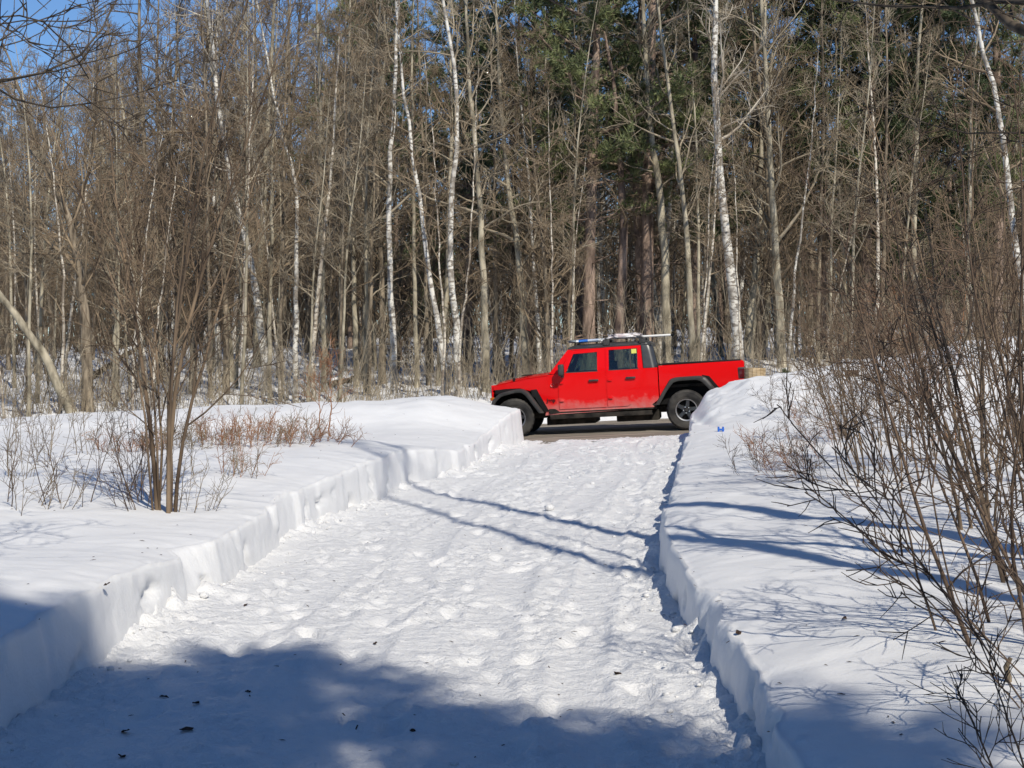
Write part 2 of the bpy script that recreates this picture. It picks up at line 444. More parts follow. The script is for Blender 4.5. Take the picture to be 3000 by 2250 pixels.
# ------------------------------------------------------------------ pickup truck
def car_paint():
    m, n, b = new_mat('red_car_paint')
    L = n.links.new
    tc = nd(n, 'ShaderNodeTexCoord')
    sep = nd(n, 'ShaderNodeSeparateXYZ')
    tx = nd(n, 'ShaderNodeTexNoise', Scale=5.0, Detail=6.0, Roughness=0.65)
    ad = nd(n, 'ShaderNodeMath', operation='MULTIPLY_ADD'); ad.inputs[1].default_value = 0.55
    rp = nd(n, 'ShaderNodeValToRGB')
    rp.color_ramp.elements[0].position = 0.64; rp.color_ramp.elements[0].color = (0.75, 0.75, 0.75, 1)
    rp.color_ramp.elements[1].position = 1.05; rp.color_ramp.elements[1].color = (0, 0, 0, 1)
    mx = nd(n, 'ShaderNodeMixRGB'); mx.inputs[1].default_value = (0.74, 0.005, 0.006, 1); mx.inputs[2].default_value = (0.52, 0.36, 0.33, 1)
    ro = nd(n, 'ShaderNodeMapRange'); ro.inputs[3].default_value = 0.22; ro.inputs[4].default_value = 0.75
    L(tc.outputs['Object'], sep.inputs[0]); L(tc.outputs['Object'], tx.inputs['Vector'])
    L(tx.outputs['Fac'], ad.inputs[0]); L(sep.outputs['Z'], ad.inputs[2])
    L(ad.outputs[0], rp.inputs['Fac']); L(rp.outputs['Color'], mx.inputs[0]); L(mx.outputs[0], b.inputs['Base Color'])
    L(rp.outputs['Color'], ro.inputs[0]); L(ro.outputs[0], b.inputs['Roughness'])
    b.inputs['Coat Weight'].default_value = 0.2; b.inputs['Coat Roughness'].default_value = 0.04
    b.inputs['Specular IOR Level'].default_value = 0.12
    return m
M['red'] = car_paint()
M['plastic'] = mottled('black_textured_plastic', (0.022, 0.022, 0.023), (0.06, 0.058, 0.055), 5, (1, 1, 1), 0.5, 0.0, (0.3, 0.75), 5, 0.5)
M['hardtop'] = mottled('satin_hardtop', (0.030, 0.031, 0.033), (0.05, 0.051, 0.053), 9, (1, 1, 1), 0.36, 0.0, (0.3, 0.7), 4, 0.6)
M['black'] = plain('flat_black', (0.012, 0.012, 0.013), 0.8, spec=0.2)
M['under'] = mottled('dirty_underbody', (0.010, 0.010, 0.010), (0.05, 0.043, 0.036), 6, (1, 1, 1), 0.9)
M['rubber'] = mottled('dusty_rubber', (0.020, 0.020, 0.021), (0.075, 0.07, 0.064), 4, (1, 1, 1), 0.85)
M['alloy'] = plain('graphite_alloy', (0.10, 0.105, 0.11), 0.35, 0.8)
M['alloy_lip'] = plain('machined_lip', (0.42, 0.42, 0.42), 0.35, 0.8)
M['chrome'] = plain('bright_nut', (0.75, 0.75, 0.75), 0.25, 0.9)
M['amber'] = plain('amber_lens', (0.45, 0.13, 0.01), 0.2, coat=0.5)
M['tail_red'] = plain('smoked_red_lens', (0.10, 0.008, 0.010), 0.15, coat=0.6)
M['lens'] = plain('clear_lens', (0.45, 0.47, 0.48), 0.1, 0.3, coat=0.6)
M['white'] = plain('white_plastic', (0.80, 0.79, 0.76), 0.45)
M['badge'] = plain('badge_white', (0.70, 0.66, 0.64), 0.4)
M['sticker'] = plain('yellow_sticker', (0.62, 0.60, 0.12), 0.6)
M['cloth'] = mottled('dark_seat_cloth', (0.05, 0.05, 0.053), (0.11, 0.11, 0.112), 14)
def glass_mat(name, tint, gl=0.04):
    m, n, b = new_mat(name)
    n.nodes.remove(b)
    out = n.nodes['Material Output']
    tr = nd(n, 'ShaderNodeBsdfTransparent'); tr.inputs['Color'].default_value = (*tint, 1)
    g = nd(n, 'ShaderNodeBsdfGlossy', Roughness=0.03); g.inputs['Color'].default_value = (1, 1, 1, 1)
    fr = nd(n, 'ShaderNodeFresnel', IOR=1.5)
    mx = nd(n, 'ShaderNodeMixShader')
    L = n.links.new
    L(fr.outputs[0], mx.inputs[0]); L(tr.outputs[0], mx.inputs[1]); L(g.outputs[0], mx.inputs[2]); L(mx.outputs[0], out.inputs['Surface'])
    return m
M['glass'] = glass_mat('tinted_glass', (0.66, 0.74, 0.71))
M['glass_rear'] = glass_mat('privacy_glass', (0.72, 0.78, 0.75))
M['glass_back'] = glass_mat('back_glass', (0.2, 0.22, 0.22))

FRONT_HUB = at(1509, 1225, 31.45)
REAR_HUB = at(2012, 1200, 30.95)
_d = REAR_HUB - FRONT_HUB
truck = empty('pickup_truck', FRONT_HUB - Vector((0, 0, 0)))
_yaw = math.atan2(_d.y, _d.x); _slope = math.atan2(_d.z, math.hypot(_d.x, _d.y))
WB = _d.length
S = WB / 3.487
HUB_W = 0.40
_rot = Matrix.Rotation(_yaw, 4, 'Z') @ Matrix.Rotation(-_slope, 4, 'Y')
truck.matrix_world = Matrix.Translation(FRONT_HUB) @ _rot @ Matrix.Scale(S, 4) @ Matrix.Translation((0, 0.80, -HUB_W))
tag(truck, 'red four-door pickup truck with black fender flares parked on the road', 'pickup truck')

def hw(u, w):
    h = 0.805
    if w < 0.62: h -= 0.10 * (0.62 - w) ** 1.0
    if w > 1.27: h -= 0.20 * (w - 1.27)
    h += 0.012 * math.sin(max(0, min(1, (w - .5) / .77)) * math.pi)
    if u < 0.92: h -= 0.185 * ((0.92 - u) / 1.4) ** 1.15
    if u > 2.95: h += 0.012
    return h

def side_panel(name, polys, mat, parent, off=0.0, thick=0.02, step=0.12, sides=(-1, 1), label=None):
    """a body panel cut out in side view, wrapped on the body side; one object for each side of the truck"""
    made = []
    for s in sides:
        bm = bmesh.new()
        cache = {}
        def v(p):
            k = (round(p[0], 4), round(p[1], 4))
            if k not in cache: cache[k] = bm.verts.new((p[0], 0, p[1]))
            return cache[k]
        for poly in polys:
            bm.faces.new([v(p) for p in poly])
        us = [x.co.x for x in bm.verts]; ws = [x.co.z for x in bm.verts]
        for a, lo, hi, nrm in ((0, min(us), max(us), (1, 0, 0)), (2, min(ws), max(ws), (0, 0, 1))):
            n = int((hi - lo) / step)
            for k in range(1, n + 1):
                c = lo + (hi - lo) * k / (n + 1)
                co = (c, 0, 0) if a == 0 else (0, 0, c)
                bmesh.ops.bisect_plane(bm, geom=bm.verts[:] + bm.edges[:] + bm.faces[:], plane_co=co, plane_no=nrm, dist=1e-4)
        for x in bm.verts: x.co.y = s * (hw(x.co.x, x.co.z) + off)
        r = bmesh.ops.extrude_face_region(bm, geom=bm.faces[:])
        for x in r['geom']:
            if isinstance(x, bmesh.types.BMVert): x.co.y -= s * thick
        bmesh.ops.recalc_face_normals(bm, faces=bm.faces[:])
        me = bpy.data.meshes.new(name); bm.to_mesh(me); bm.free()
        me.polygons.foreach_set('use_smooth', np.ones(len(me.polygons), bool)); me.set_sharp_from_angle(angle=R(35))
        o = obj(name, me, mat, parent)
        made.append(o)
    return made

def rbox(name, lo, hi, mat, parent, bev=0.01, seg=2):
    bm = bmesh.new()
    bmesh.ops.create_cube(bm, size=1)
    for v in bm.verts:
        v.co = Vector([lo[i] + (v.co[i] + .5) * (hi[i] - lo[i]) for i in range(3)])
    if bev: bmesh.ops.bevel(bm, geom=bm.edges[:], offset=bev, segments=seg, affect='EDGES', profile=0.6)
    me = bpy.data.meshes.new(name); bm.to_mesh(me); bm.free()
    me.polygons.foreach_set('use_smooth', np.ones(len(me.polygons), bool)); me.set_sharp_from_angle(angle=R(40))
    return obj(name, me, mat, parent)

def lathe_y(prof, n=48, mod=None):
    """profile [(radius, y)] spun about the y axis"""
    v, f = [], []
    for k in range(n):
        a = 2 * math.pi * k / n
        for j, (r, y) in enumerate(prof):
            rr = r + (mod(k, j) if mod else 0)
            v.append((rr * math.cos(a), y, rr * math.sin(a)))
    m = len(prof)
    for k in range(n):
        for j in range(m - 1):
            a, b = k * m + j, ((k + 1) % n) * m + j
            f.append((a, a + 1, b + 1, b))
    return v, f

def grid_obj(name, pts, mat, parent, closed=False, thick=0.0, angle=40):
    """pts[i][j] -> quads, optional thickness"""
    n, m = len(pts), len(pts[0])
    v = [p for r in pts for p in r]
    f = []
    for i in range(n - 1):
        for j in range(m - 1 + (1 if closed else 0)):
            a, b = i * m + j, i * m + (j + 1) % m
            f.append((a, b, b + m, a + m))
    me = mesh_from(name, v, f, True, angle)
    o = obj(name, me, mat, parent)
    if thick:
        bm = bmesh.new(); bm.from_mesh(me)
        bmesh.ops.solidify(bm, geom=bm.faces[:], thickness=thick)
        bmesh.ops.recalc_face_normals(bm, faces=bm.faces[:])
        bm.to_mesh(me); bm.free()
        me.polygons.foreach_set('use_smooth', np.ones(len(me.polygons), bool)); me.set_sharp_from_angle(angle=R(angle))
    return o

# --- body shell (recessed a little behind the doors)
body_polys = [
    [(-.44, .98), (-.44, 1.07), (-.2, 1.12), (.25, 1.195), (.70, 1.24), (.92, 1.255), (.92, 1.0), (.12, 1.0), (-.2, 1.0)],
    [(.12, 1.0), (.92, 1.0), (.92, .95), (.35, .93)],
    [(.35, .93), (.92, .95), (.92, .52), (.64, .50)],
    [(.64, .50), (.92, .52), (.92, .435), (.62, .42)],
    [(.92, .435), (.92, .52), (2.80, .54), (2.88, .46)],
    [(.92, .52), (.92, 1.255), (2.945, 1.28), (2.945, .64), (2.80, .54)],
    [(.74, 1.26), (.92, 1.255), (1.22, 1.715), (1.155, 1.745)],
    [(1.155, 1.745), (1.22, 1.715), (1.88, 1.735), (2.66, 1.745), (2.66, 1.765), (1.17, 1.765)],
    [(1.865, 1.265), (1.93, 1.265), (1.93, 1.736), (1.865, 1.735)],
]
for o in side_panel('body_side', body_polys, M['red'], truck, -0.012, 0.02): pass
front_door = [
    [(.925, .535), (.925, 1.25), (.945, 1.262), (1.095, 1.268), (1.73, 1.268), (1.888, 1.27), (1.888, .535)],
    [(.945, 1.262), (1.21, 1.708), (1.254, 1.64), (1.095, 1.268)],
    [(1.21, 1.708), (1.888, 1.733), (1.74, 1.657), (1.254, 1.64)],
    [(1.888, 1.733), (1.888, 1.27), (1.73, 1.268), (1.74, 1.657)]]
rear_door = [
    [(1.908, .535), (1.908, 1.27), (1.965, 1.275), (2.55, 1.275), (2.655, 1.277), (2.655, 1.03), (2.385, .575), (2.31, .535)],
    [(1.908, 1.27), (1.908, 1.737), (1.976, 1.683), (1.965, 1.275)],
    [(1.908, 1.737), (2.625, 1.742), (2.555, 1.688), (1.976, 1.683)],
    [(2.625, 1.742), (2.655, 1.277), (2.55, 1.275), (2.555, 1.688)]]
fd = side_panel('front_door', front_door, M['red'], truck, 0.004, 0.025)
rd = side_panel('rear_door', rear_door, M['red'], truck, 0.004, 0.025)
for o in fd: o.name = 'front_door'
for o, s in zip(fd, (-1, 1)):
    g = side_panel('window_pane', [[(1.09, 1.25), (1.25, 1.65), (1.75, 1.665), (1.74, 1.25)]], M['glass'], o, -0.014, 0.004, 0.3, (s,))
    side_panel('window_seal', [[(1.075, 1.262), (1.742, 1.262), (1.742, 1.276), (1.085, 1.276)]], M['plastic'], o, 0.006, 0.008, 0.3, (s,))
    y = s * (hw(1.65, 1.085) + 0.004)
    rbox('handle', (1.55, min(y, y + s * .045), 1.065), (1.745, max(y, y + s * .045), 1.105), M['plastic'], o, 0.012)
    for w in (1.065, .705):
        y = s * (hw(.95, w) + 0.0)
        rbox('hinge', (.945, min(y, y + s * .035), w - .02), (1.03, max(y, y + s * .035), w + .02), M['red'], o, 0.012)
for o, s in zip(rd, (-1, 1)):
    side_panel('window_pane', [[(1.955, 1.255), (1.966, 1.695), (2.565, 1.70), (2.56, 1.255)]], M['glass_rear'], o, -0.014, 0.004, 0.3, (s,))
    side_panel('window_divider', [[(2.395, 1.27), (2.395, 1.69), (2.42, 1.69), (2.42, 1.27)]], M['plastic'], o, -0.008, 0.012, 0.3, (s,))
    side_panel('window_seal', [[(1.955, 1.268), (2.565, 1.268), (2.565, 1.282), (1.955, 1.282)]], M['plastic'], o, 0.006, 0.008, 0.3, (s,))
    if s < 0:
        side_panel('sticker', [[(2.435, 1.585), (2.432, 1.675), (2.535, 1.678), (2.538, 1.588)]], M['sticker'], o, -0.009, 0.002, 0.3, (s,))
    y = s * (hw(2.4, 1.1) + 0.004)
    rbox('handle', (2.30, min(y, y + s * .045), 1.08), (2.495, max(y, y + s * .045), 1.12), M['plastic'], o, 0.012)
    for w in (1.075, .715):
        y = s * hw(1.95, w)
        rbox('hinge', (1.935, min(y, y + s * .035), w - .02), (2.02, max(y, y + s * .035), w + .02), M['red'], o, 0.012)
# --- bed
bed_polys = [
    [(2.965, .66), (2.965, 1.31), (3.2, 1.312), (3.2, 1.03)],
    [(3.2, 1.03), (3.2, 1.312), (3.8, 1.318), (3.8, 1.055)],
    [(3.8, 1.055), (3.8, 1.318), (3.95, 1.32), (3.95, .985)],
    [(3.95, .985), (3.95, 1.32), (4.62, 1.326), (4.675, 1.30), (4.655, .80), (4.17, .70)]]
side_panel('bed_side', bed_polys, M['red'], truck, 0.0, 0.03)
rbox('bed_floor', (2.98, -.74, .86), (4.62, .74, .92), M['under'], truck, 0.005)
rbox('bed_front_wall', (2.965, -.77, .70), (3.0, .77, 1.29), M['red'], truck, 0.004)
rbox('tailgate', (4.61, -.785, .82), (4.665, .785, 1.30), M['red'], truck, 0.012)
rbox('tonneau_cover', (2.975, -.79, 1.322), (4.61, .79, 1.342), M['black'], truck, 0.008)
for s in (-1, 1):
    t = rbox('tail_light', (4.535, min(s * .66, s * .835), .955), (4.70, max(s * .66, s * .835), 1.195), M['plastic'], truck, 0.03, 3)
    rbox('lens', (4.565, min(s * .825, s * .845), .985), (4.68, max(s * .825, s * .845), 1.165), M['tail_red'], t, 0.008)
    rbox('lens', (4.695, min(s * .68, s * .82), .985), (4.712, max(s * .68, s * .82), 1.165), M['tail_red'], t, 0.006)
rbox('rear_bumper', (4.63, -.80, .56), (4.84, .80, .74), M['plastic'], truck, 0.03, 3)
# --- hood, cowl, grille
def ihw(u): return hw(u, 1.2) - 0.002
hood = []
for i in range(13):
    u = -.455 + i / 12 * 1.175
    e = np.interp(u, [-.44, -.2, .25, .70, .92], [1.07, 1.12, 1.195, 1.24, 1.255]) + 0.004
    h = ihw(u) - (0.05 * max(0, (-.36 - u) / .1) if u < -.36 else 0)
    row = []
    for j in range(15):
        t = j / 7 - 1
        crown = 0.035 * (1 - abs(t) ** 3) + 0.012 * (1 if abs(t) < .45 else 0)
        z = e + crown - (0.045 if i == 0 else 0)
        row.append((u, t * h, z))
    hood.append(row)
grid_obj('hood', hood, M['red'], truck, thick=-0.02, angle=30)
for s in (-1, 1):
    rbox('hood_latch', (-.02, min(s * .655, s * .70), 1.145), (.03, max(s * .655, s * .70), 1.215), M['black'], truck, 0.01)
rbox('hood_vent', (.12, -.34, 1.245), (.34, .34, 1.262), M['black'], truck, 0.006)
rbox('cowl', (.70, -.70, 1.22), (.82, .70, 1.262), M['plastic'], truck, 0.01)
g = rbox('grille', (-.49, -.60, .74), (-.44, .60, 1.085), M['red'], truck, 0.02, 3)
for k in range(7):
    y = (k - 3) * .095
    rbox('grille_slot', (-.497, y - .03, .79), (-.487, y + .03, 1.03), M['black'], g, 0.004)
for s in (-1, 1):
    v, f = lathe_y([(0.0, -.03), (.06, -.028), (.085, -.015), (.095, 0), (.10, .03)], 24)
    me = mesh_from('headlight', [(y - .485, x + s * .47, z + .93) for x, y, z in v], f, True, 50)
    obj('headlight', me, M['lens'], truck)
    rbox('indicator', (-.50, min(s * .63, s * .75), .775), (-.40, max(s * .63, s * .75), .84), M['amber'], truck, 0.015)
rbox('front_bumper', (-.74, -.83, .50), (-.50, .83, .665), M['plastic'], truck, 0.04, 3)
# --- windscreen
def quad_prism(name, a, b, c, d, t, mat, parent):
    a, b, c, d = map(Vector, (a, b, c, d))
    n = (b - a).cross(d - a).normalized() * t
    v = [a, b, c, d, a + n, b + n, c + n, d + n]
    f = [(3, 2, 1, 0), (4, 5, 6, 7), (0, 1, 5, 4), (1, 2, 6, 5), (2, 3, 7, 6), (3, 0, 4, 7)]
    return obj(name, mesh_from(name, v, f), mat, parent)
fr = quad_prism('windscreen_frame', (.745, -.735, 1.268), (.745, .735, 1.268), (.80, .73, 1.335), (.80, -.73, 1.335), .03, M['red'], truck)
quad_prism('header', (1.10, -.68, 1.685), (1.10, .68, 1.685), (1.155, .675, 1.75), (1.155, -.675, 1.75), .04, M['red'], fr)
quad_prism('windscreen', (.80, -.70, 1.330), (.80, .70, 1.330), (1.105, .655, 1.69), (1.105, -.655, 1.69), .006, M['glass'], truck)
# --- hardtop
def hx(w): return hw(1.5, w)
rows = []
for i in range(22):
    u = 1.145 + i / 21 * 1.70
    top = np.interp(u, [1.145, 1.18, 1.32, 2.0, 2.6, 2.78, 2.845], [1.775, 1.80, 1.822, 1.838, 1.838, 1.828, 1.79])
    base = 1.762
    row = []
    for j in range(17):
        t = j / 8 - 1
        a = min(1, abs(t) ** 5)
        row.append((u, t * (hx(1.76) + 0.004), base + (top - base) * (1 - a) ))
    rows.append(row)
roof = grid_obj('roof', rows, M['hardtop'], truck, thick=-0.03, angle=50)
plan_lo, plan_hi = [], []
def corner(u0, yb, rad, s):
    out = []
    for k in range(9):
        a = k / 8 * math.pi / 2
        out.append((u0 - rad + rad * math.sin(a), s * (yb - rad + rad * math.cos(a))))
    return out
def ring(uf, ur, yb):
    p = [(uf, -yb)] + corner(ur, yb, .12, -1) + corner(ur, yb, .12, 1)[::-1] + [(uf, yb)]
    return p
rows = []
for w, uf, ur in ((1.283, 2.668, 2.945), (1.45, 2.655, 2.915), (1.62, 2.645, 2.882), (1.74, 2.637, 2.855), (1.79, 2.637, 2.82)):
    rows.append([(u, y, w) for u, y in ring(uf, ur, hw(2.7, min(w, 1.74)) - 0.004 - (0.02 if w > 1.78 else 0))])
ht = grid_obj('hardtop_corner_panel', rows, M['hardtop'], truck, thick=0.02, angle=60)
quad_prism('rear_window', (2.942, -.52, 1.36), (2.942, .52, 1.36), (2.873, .50, 1.70), (2.873, -.50, 1.70), -.006, M['glass_back'], truck)
# --- flares
def flare(name, outer, inner, s, parent):
    def fine(p):
        q = np.array(p); t = np.arange(len(q)); tt = np.linspace(0, len(q) - 1, 40)
        c = np.stack([np.interp(tt, t, q[:, 0]), np.interp(tt, t, q[:, 1])], 1)
        k = np.array([.25, .5, .25])
        for _ in range(2):
            c[1:-1] = .25 * c[:-2] + .5 * c[1:-1] + .25 * c[2:]
        return c
    o, i = fine(outer), fine(inner)
    rows = []
    for (uo, wo), (ui, wi) in zip(o, i):
        b = hw(uo, wo) - 0.03
        rows.append([(uo, s * b, wo), (uo, s * (.90), wo - .004), ((uo * .8 + ui * .2), s * .928, wo * .8 + wi * .2), (ui * .85 + uo * .15, s * .935, wi * .85 + wo * .15), (ui, s * .925, wi), (ui, s * (.70), wi + .01)])
    return grid_obj(name, rows, M['plastic'], parent, thick=0.006, angle=50)
FO = [(-.50, .60), (-.43, .80), (-.28, .925), (.05, .99), (.20, .985), (.32, .905), (.60, .48)]
FI = [(-.435, .60), (-.36, .755), (-.24, .855), (.05, .915), (.17, .91), (.26, .845), (.51, .48)]
RO = [(2.86, .53), (3.04, .82), (3.18, 1.03), (3.3, 1.065), (3.78, 1.072), (3.91, 1.03), (4.16, .68)]
RI = [(2.955, .53), (3.11, .79), (3.245, .955), (3.34, .985), (3.71, .99), (3.82, .95), (4.05, .68)]
for s in (-1, 1):
    flare('fender_flare', FO, FI, s, truck)
    flare('fender_flare', RO, RI, s, truck)
    rbox('fender_vent', (.36, min(s * .70, s * .772), .80), (.47, max(s * .70, s * .772), .955), M['black'], truck, 0.008)
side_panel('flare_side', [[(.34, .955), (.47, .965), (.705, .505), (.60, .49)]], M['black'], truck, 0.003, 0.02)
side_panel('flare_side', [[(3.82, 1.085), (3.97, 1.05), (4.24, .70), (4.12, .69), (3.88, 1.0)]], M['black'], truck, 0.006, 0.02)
# --- dark wells, chassis, underbody
rbox('engine_bay_liner', (-.43, -.56, .55), (.66, .56, 1.02), M['black'], truck, 0.01)
rbox('front_well_liner', (-.40, -.68, .90), (.42, .68, .99), M['black'], truck, 0.01)
rbox('rear_well_liner', (2.93, -.62, .52), (4.25, .62, .98), M['black'], truck, 0.01)
rbox('rear_well_roof', (3.05, -.785, .98), (4.0, .785, 1.03), M['black'], truck, 0.005)
rbox('firewall', (.66, -.70, .45), (.74, .70, 1.24), M['black'], truck, 0.005)
rbox('floor_pan', (.70, -.78, .45), (2.90, .78, .55), M['under'], truck, 0.01)
rbox('cab_back_wall', (2.86, -.74, .50), (2.90, .74, 1.29), M['black'], truck, 0.005)
for s in (-1, 1):
    rbox('frame_rail', (-.55, min(s * .36, s * .48), .36), (4.72, max(s * .36, s * .48), .49), M['under'], truck, 0.01)
    rbox('rock_rail', (.72, min(s * .66, s * .79), .335), (2.80, max(s * .66, s * .79), .425), M['under'], truck, 0.012)
    rbox('bed_lower_valance', (4.2, min(s * .66, s * .79), .60), (4.62, max(s * .66, s * .79), .70), M['under'], truck, 0.01)
rbox('skid_plate', (.62, -.55, .21), (1.62, .55, .36), M['under'], truck, 0.01)
rbox('fuel_tank', (2.05, -.55, .21), (2.92, .4, .44), M['under'], truck, 0.03)
ex = []
for u, y, z in ((1.7, .2, .34), (2.4, .3, .34), (2.9, .33, .37), (3.1, .35, .55)):
    ex.append((u, y, z))
for u in (0.0, 3.487):
    v, f = lathe_y([(.045, -.7), (.045, -.15), (.13, -.08), (.13, .08), (.045, .15), (.045, .7)], 16)
    obj('axle', mesh_from('axle', [(x + u, y, z + HUB_W) for x, y, z in v], f, True, 40), M['under'], truck)
for s in (-1, 1):
    for u in (-.12, 3.28):
        v, f = lathe_y([(.0, -.26), (.032, -.26), (.032, .05), (.045, .05), (.045, .26), (0, .26)], 12)
        mt = Matrix.Translation((u, s * .58, .60)) @ Matrix.Rotation(R(90 - 14), 4, 'X')
        obj('shock_absorber', mesh_from('shock_absorber', [mt @ Vector(p) for p in v], f, True, 40), M['chrome'] if u > 1 else M['under'], truck)
# --- mirrors, badges
for s in (-1, 1):
    mb = rbox('mirror', (.955, min(s * .86, s * 1.04), 1.21), (1.07, max(s * .86, s * 1.04), 1.445), M['plastic'], truck, 0.035, 3)
    rbox('mirror_arm', (.985, min(s * .77, s * .90), 1.175), (1.055, max(s * .77, s * .90), 1.24), M['plastic'], mb, 0.015)
    v, f = lathe_y([(0, -.006), (.030, -.006), (.034, 0), (.034, .02)], 20)
    y0 = s * (hw(.80, 1.03) - 0.010)
    obj('round_badge', mesh_from('round_badge', [(x + .80, y0 + y * (-s) * -1 * (1 if s < 0 else -1), z + 1.03) for x, y, z in v], f, True, 50), M['badge'], truck)
cu = bpy.data.curves.new('lettering', 'FONT'); cu.body = 'Jeep'; cu.size = 0.105; cu.extrude = 0.002; cu.offset = 0.003; cu.align_x = 'CENTER'
to = bpy.data.objects.new('lettering', cu); col.objects.link(to)
bpy.context.view_layer.update()
me = bpy.data.meshes.new_from_object(to); bpy.data.objects.remove(to)
lt = obj('lettering', me, M['black'], truck)
lt.location = (.755, -hw(.755, .72) + 0.008, .69); lt.rotation_euler = (R(90), 0, -R(7))
# --- wheels
def wheel(u, s, steer=0.0):
    yc = s * .80
    hub_v, hub_f = lathe_y([(0, -.075), (.05, -.075), (.075, -.06), (.08, -.03), (.20, -.005), (.205, .03), (0, .03)], 40)
    base = Matrix.Translation((u, yc, HUB_W)) @ Matrix.Rotation(steer, 4, 'Z') @ Matrix.Rotation(0 if s < 0 else math.pi, 4, 'Z') @ Matrix.Rotation(R(11), 4, 'Y')
    T = lambda vs: [base @ Vector(p) for p in vs]
    wh = obj('wheel', mesh_from('wheel', T(hub_v), hub_f, True, 40), M['black'], truck)
    prof = [(.215, .11), (.25, .128), (.30, .135), (.355, .132), (.385, .115), (.40, .085), (.404, .03), (.404, -.03), (.40, -.085), (.388, -.112), (.372, -.124), (.352, -.133), (.345, -.129), (.31, -.137), (.27, -.132), (.262, -.126), (.235, -.124), (.215, -.11)]
    def tread(k, j):
        if 4 <= j <= 9: return -0.014 if (k + (j % 2)) % 3 == 0 else 0
        if j == 10: return -0.010 if k % 3 == 0 else 0
        return 0
    v, f = lathe_y(prof, 84, tread)
    obj('tyre', mesh_from('tyre', T(v), f, True, 28), M['rubber'], wh)
    v, f = lathe_y([(.214, .10), (.20, .0), (.195, -.085), (.202, -.112), (.222, -.118), (.226, -.108), (.216, -.09)], 48)
    obj('rim', mesh_from('rim', T(v), f, True, 40), M['alloy_lip'], wh)
    for k in range(5):
        a = R(90 + 72 * k)
        pts = []
        for r, h, y in ((.045, .052, -.088), (.10, .044, -.090), (.155, .040, -.094), (.203, .055, -.100)):
            pts.append([(r, -h, y + .022), (r, -h * .72, y), (r, h * .72, y), (r, h, y + .022), (r, h, y + .05), (r, -h, y + .05)])
        ca, sa = math.cos(a), math.sin(a)
        rows = [[base @ Vector((r * ca - h * sa, y, r * sa + h * ca)) for r, h, y in row] for row in pts]
        grid_obj('spoke', rows, M['alloy'], wh, closed=True, angle=30)
        v, f = lathe_y([(0, -.118), (.012, -.118), (.014, -.112), (.014, -.08)], 10)
        a2 = a + R(36)
        obj('lug_nut', mesh_from('lug_nut', T([(x + .062 * math.cos(a2), y, z + .062 * math.sin(a2)) for x, y, z in v]), f, True, 40), M['chrome'], wh)
    v, f = lathe_y([(0, -.112), (.030, -.112), (.036, -.104), (.036, -.08)], 20)
    obj('centre_cap', mesh_from('centre_cap', T(v), f, True, 40), M['plastic'], wh)
for s in (-1, 1):
    wheel(0.0, s, R(5)); wheel(3.487, s)
# --- interior
def seat(u, y, wd, rear=False):
    st = rbox('seat', (u - .26, y - wd, .62), (u + .24, y + wd, .82), M['cloth'], truck, 0.05, 3)
    rows = []
    b = rbox('seat_back', (0, y - wd * .95, 0), (.13, y + wd * .95, .62 if not rear else .50), M['cloth'], st, 0.05, 3)
    b.location = (u + .17, 0, .76); b.rotation_euler = (0, R(13), 0)
    for hy in ([y] if not rear else [y - wd * .55, y + wd * .55]):
        h = rbox('headrest', (0, hy - .12, .60), (.10, hy + .12, .74), M['cloth'], st, 0.04, 3)
        h.location = (u + .20, 0, .74); h.rotation_euler = (0, R(11), 0)
for y in (-.38, .38): seat(1.62, y, .25)
seat(2.48, 0, .62, True)
rbox('dashboard', (.86, -.70, 1.0), (1.08, .70, 1.27), M['black'], truck, 0.05, 3)
sv, sf = [], []
for k in range(28):
    a = 2 * math.pi * k / 28
    for j in range(8):
        b = 2 * math.pi * j / 8
        r = .185 + .016 * math.cos(b)
        sv.append((.016 * math.sin(b), r * math.cos(a), r * math.sin(a)))
for k in range(28):
    for j in range(8):
        sf.append((k * 8 + j, k * 8 + (j + 1) % 8, ((k + 1) % 28) * 8 + (j + 1) % 8, ((k + 1) % 28) * 8 + j))
w = obj('steering_wheel', mesh_from('steering_wheel', sv, sf, True), M['black'], truck)
w.location = (1.22, -.38, 1.17); w.rotation_euler = (0, R(25), 0)
# --- roof rack bars belong to the truck; what lies on them does not
for u in (1.93, 2.66):
    rb = rbox('roof_bar', (u - .035, -.70, 1.872), (u + .035, .70, 1.897), M['black'], truck, 0.01)
    for s in (-1, 1):
        rbox('bar_foot', (u - .07, min(s * .58, s * .70), 1.775), (u + .07, max(s * .58, s * .70), 1.905), M['plastic'], rb, 0.025, 3)
TW = truck.matrix_world.copy()
def on_truck(o): o.matrix_world = TW; return o
def lumpy(name, lo, hi, mat, seed, amp=0.03, nu=40, nv=20):
    rs = np.random.RandomState(seed); ox = rs.rand() * 50
    lo, hi = np.array(lo), np.array(hi); c, h = (lo + hi) / 2, (hi - lo) / 2
    v, f = [], []
    for i in range(nv + 1):
        p = math.pi * i / nv
        for j in range(nu):
            q = 2 * math.pi * j / nu
            d = np.array([math.cos(p), math.sin(p) * math.cos(q), math.sin(p) * math.sin(q)])
            e = np.sign(d) * np.abs(d) ** np.array([0.35, .6, .6])
            n_ = float(fbm(d[0] * 3.5 + ox, d[1] * 2 + d[2] * 2.3, 3))
            v.append(tuple(c + h * e * (1 + amp / h.min() * n_ * .5)))
    for i in range(nv):
        for j in range(nu):
            f.append((i * nu + j, i * nu + (j + 1) % nu, (i + 1) * nu + (j + 1) % nu, (i + 1) * nu + j))
    return obj(name, mesh_from(name, v, f, True), mat)
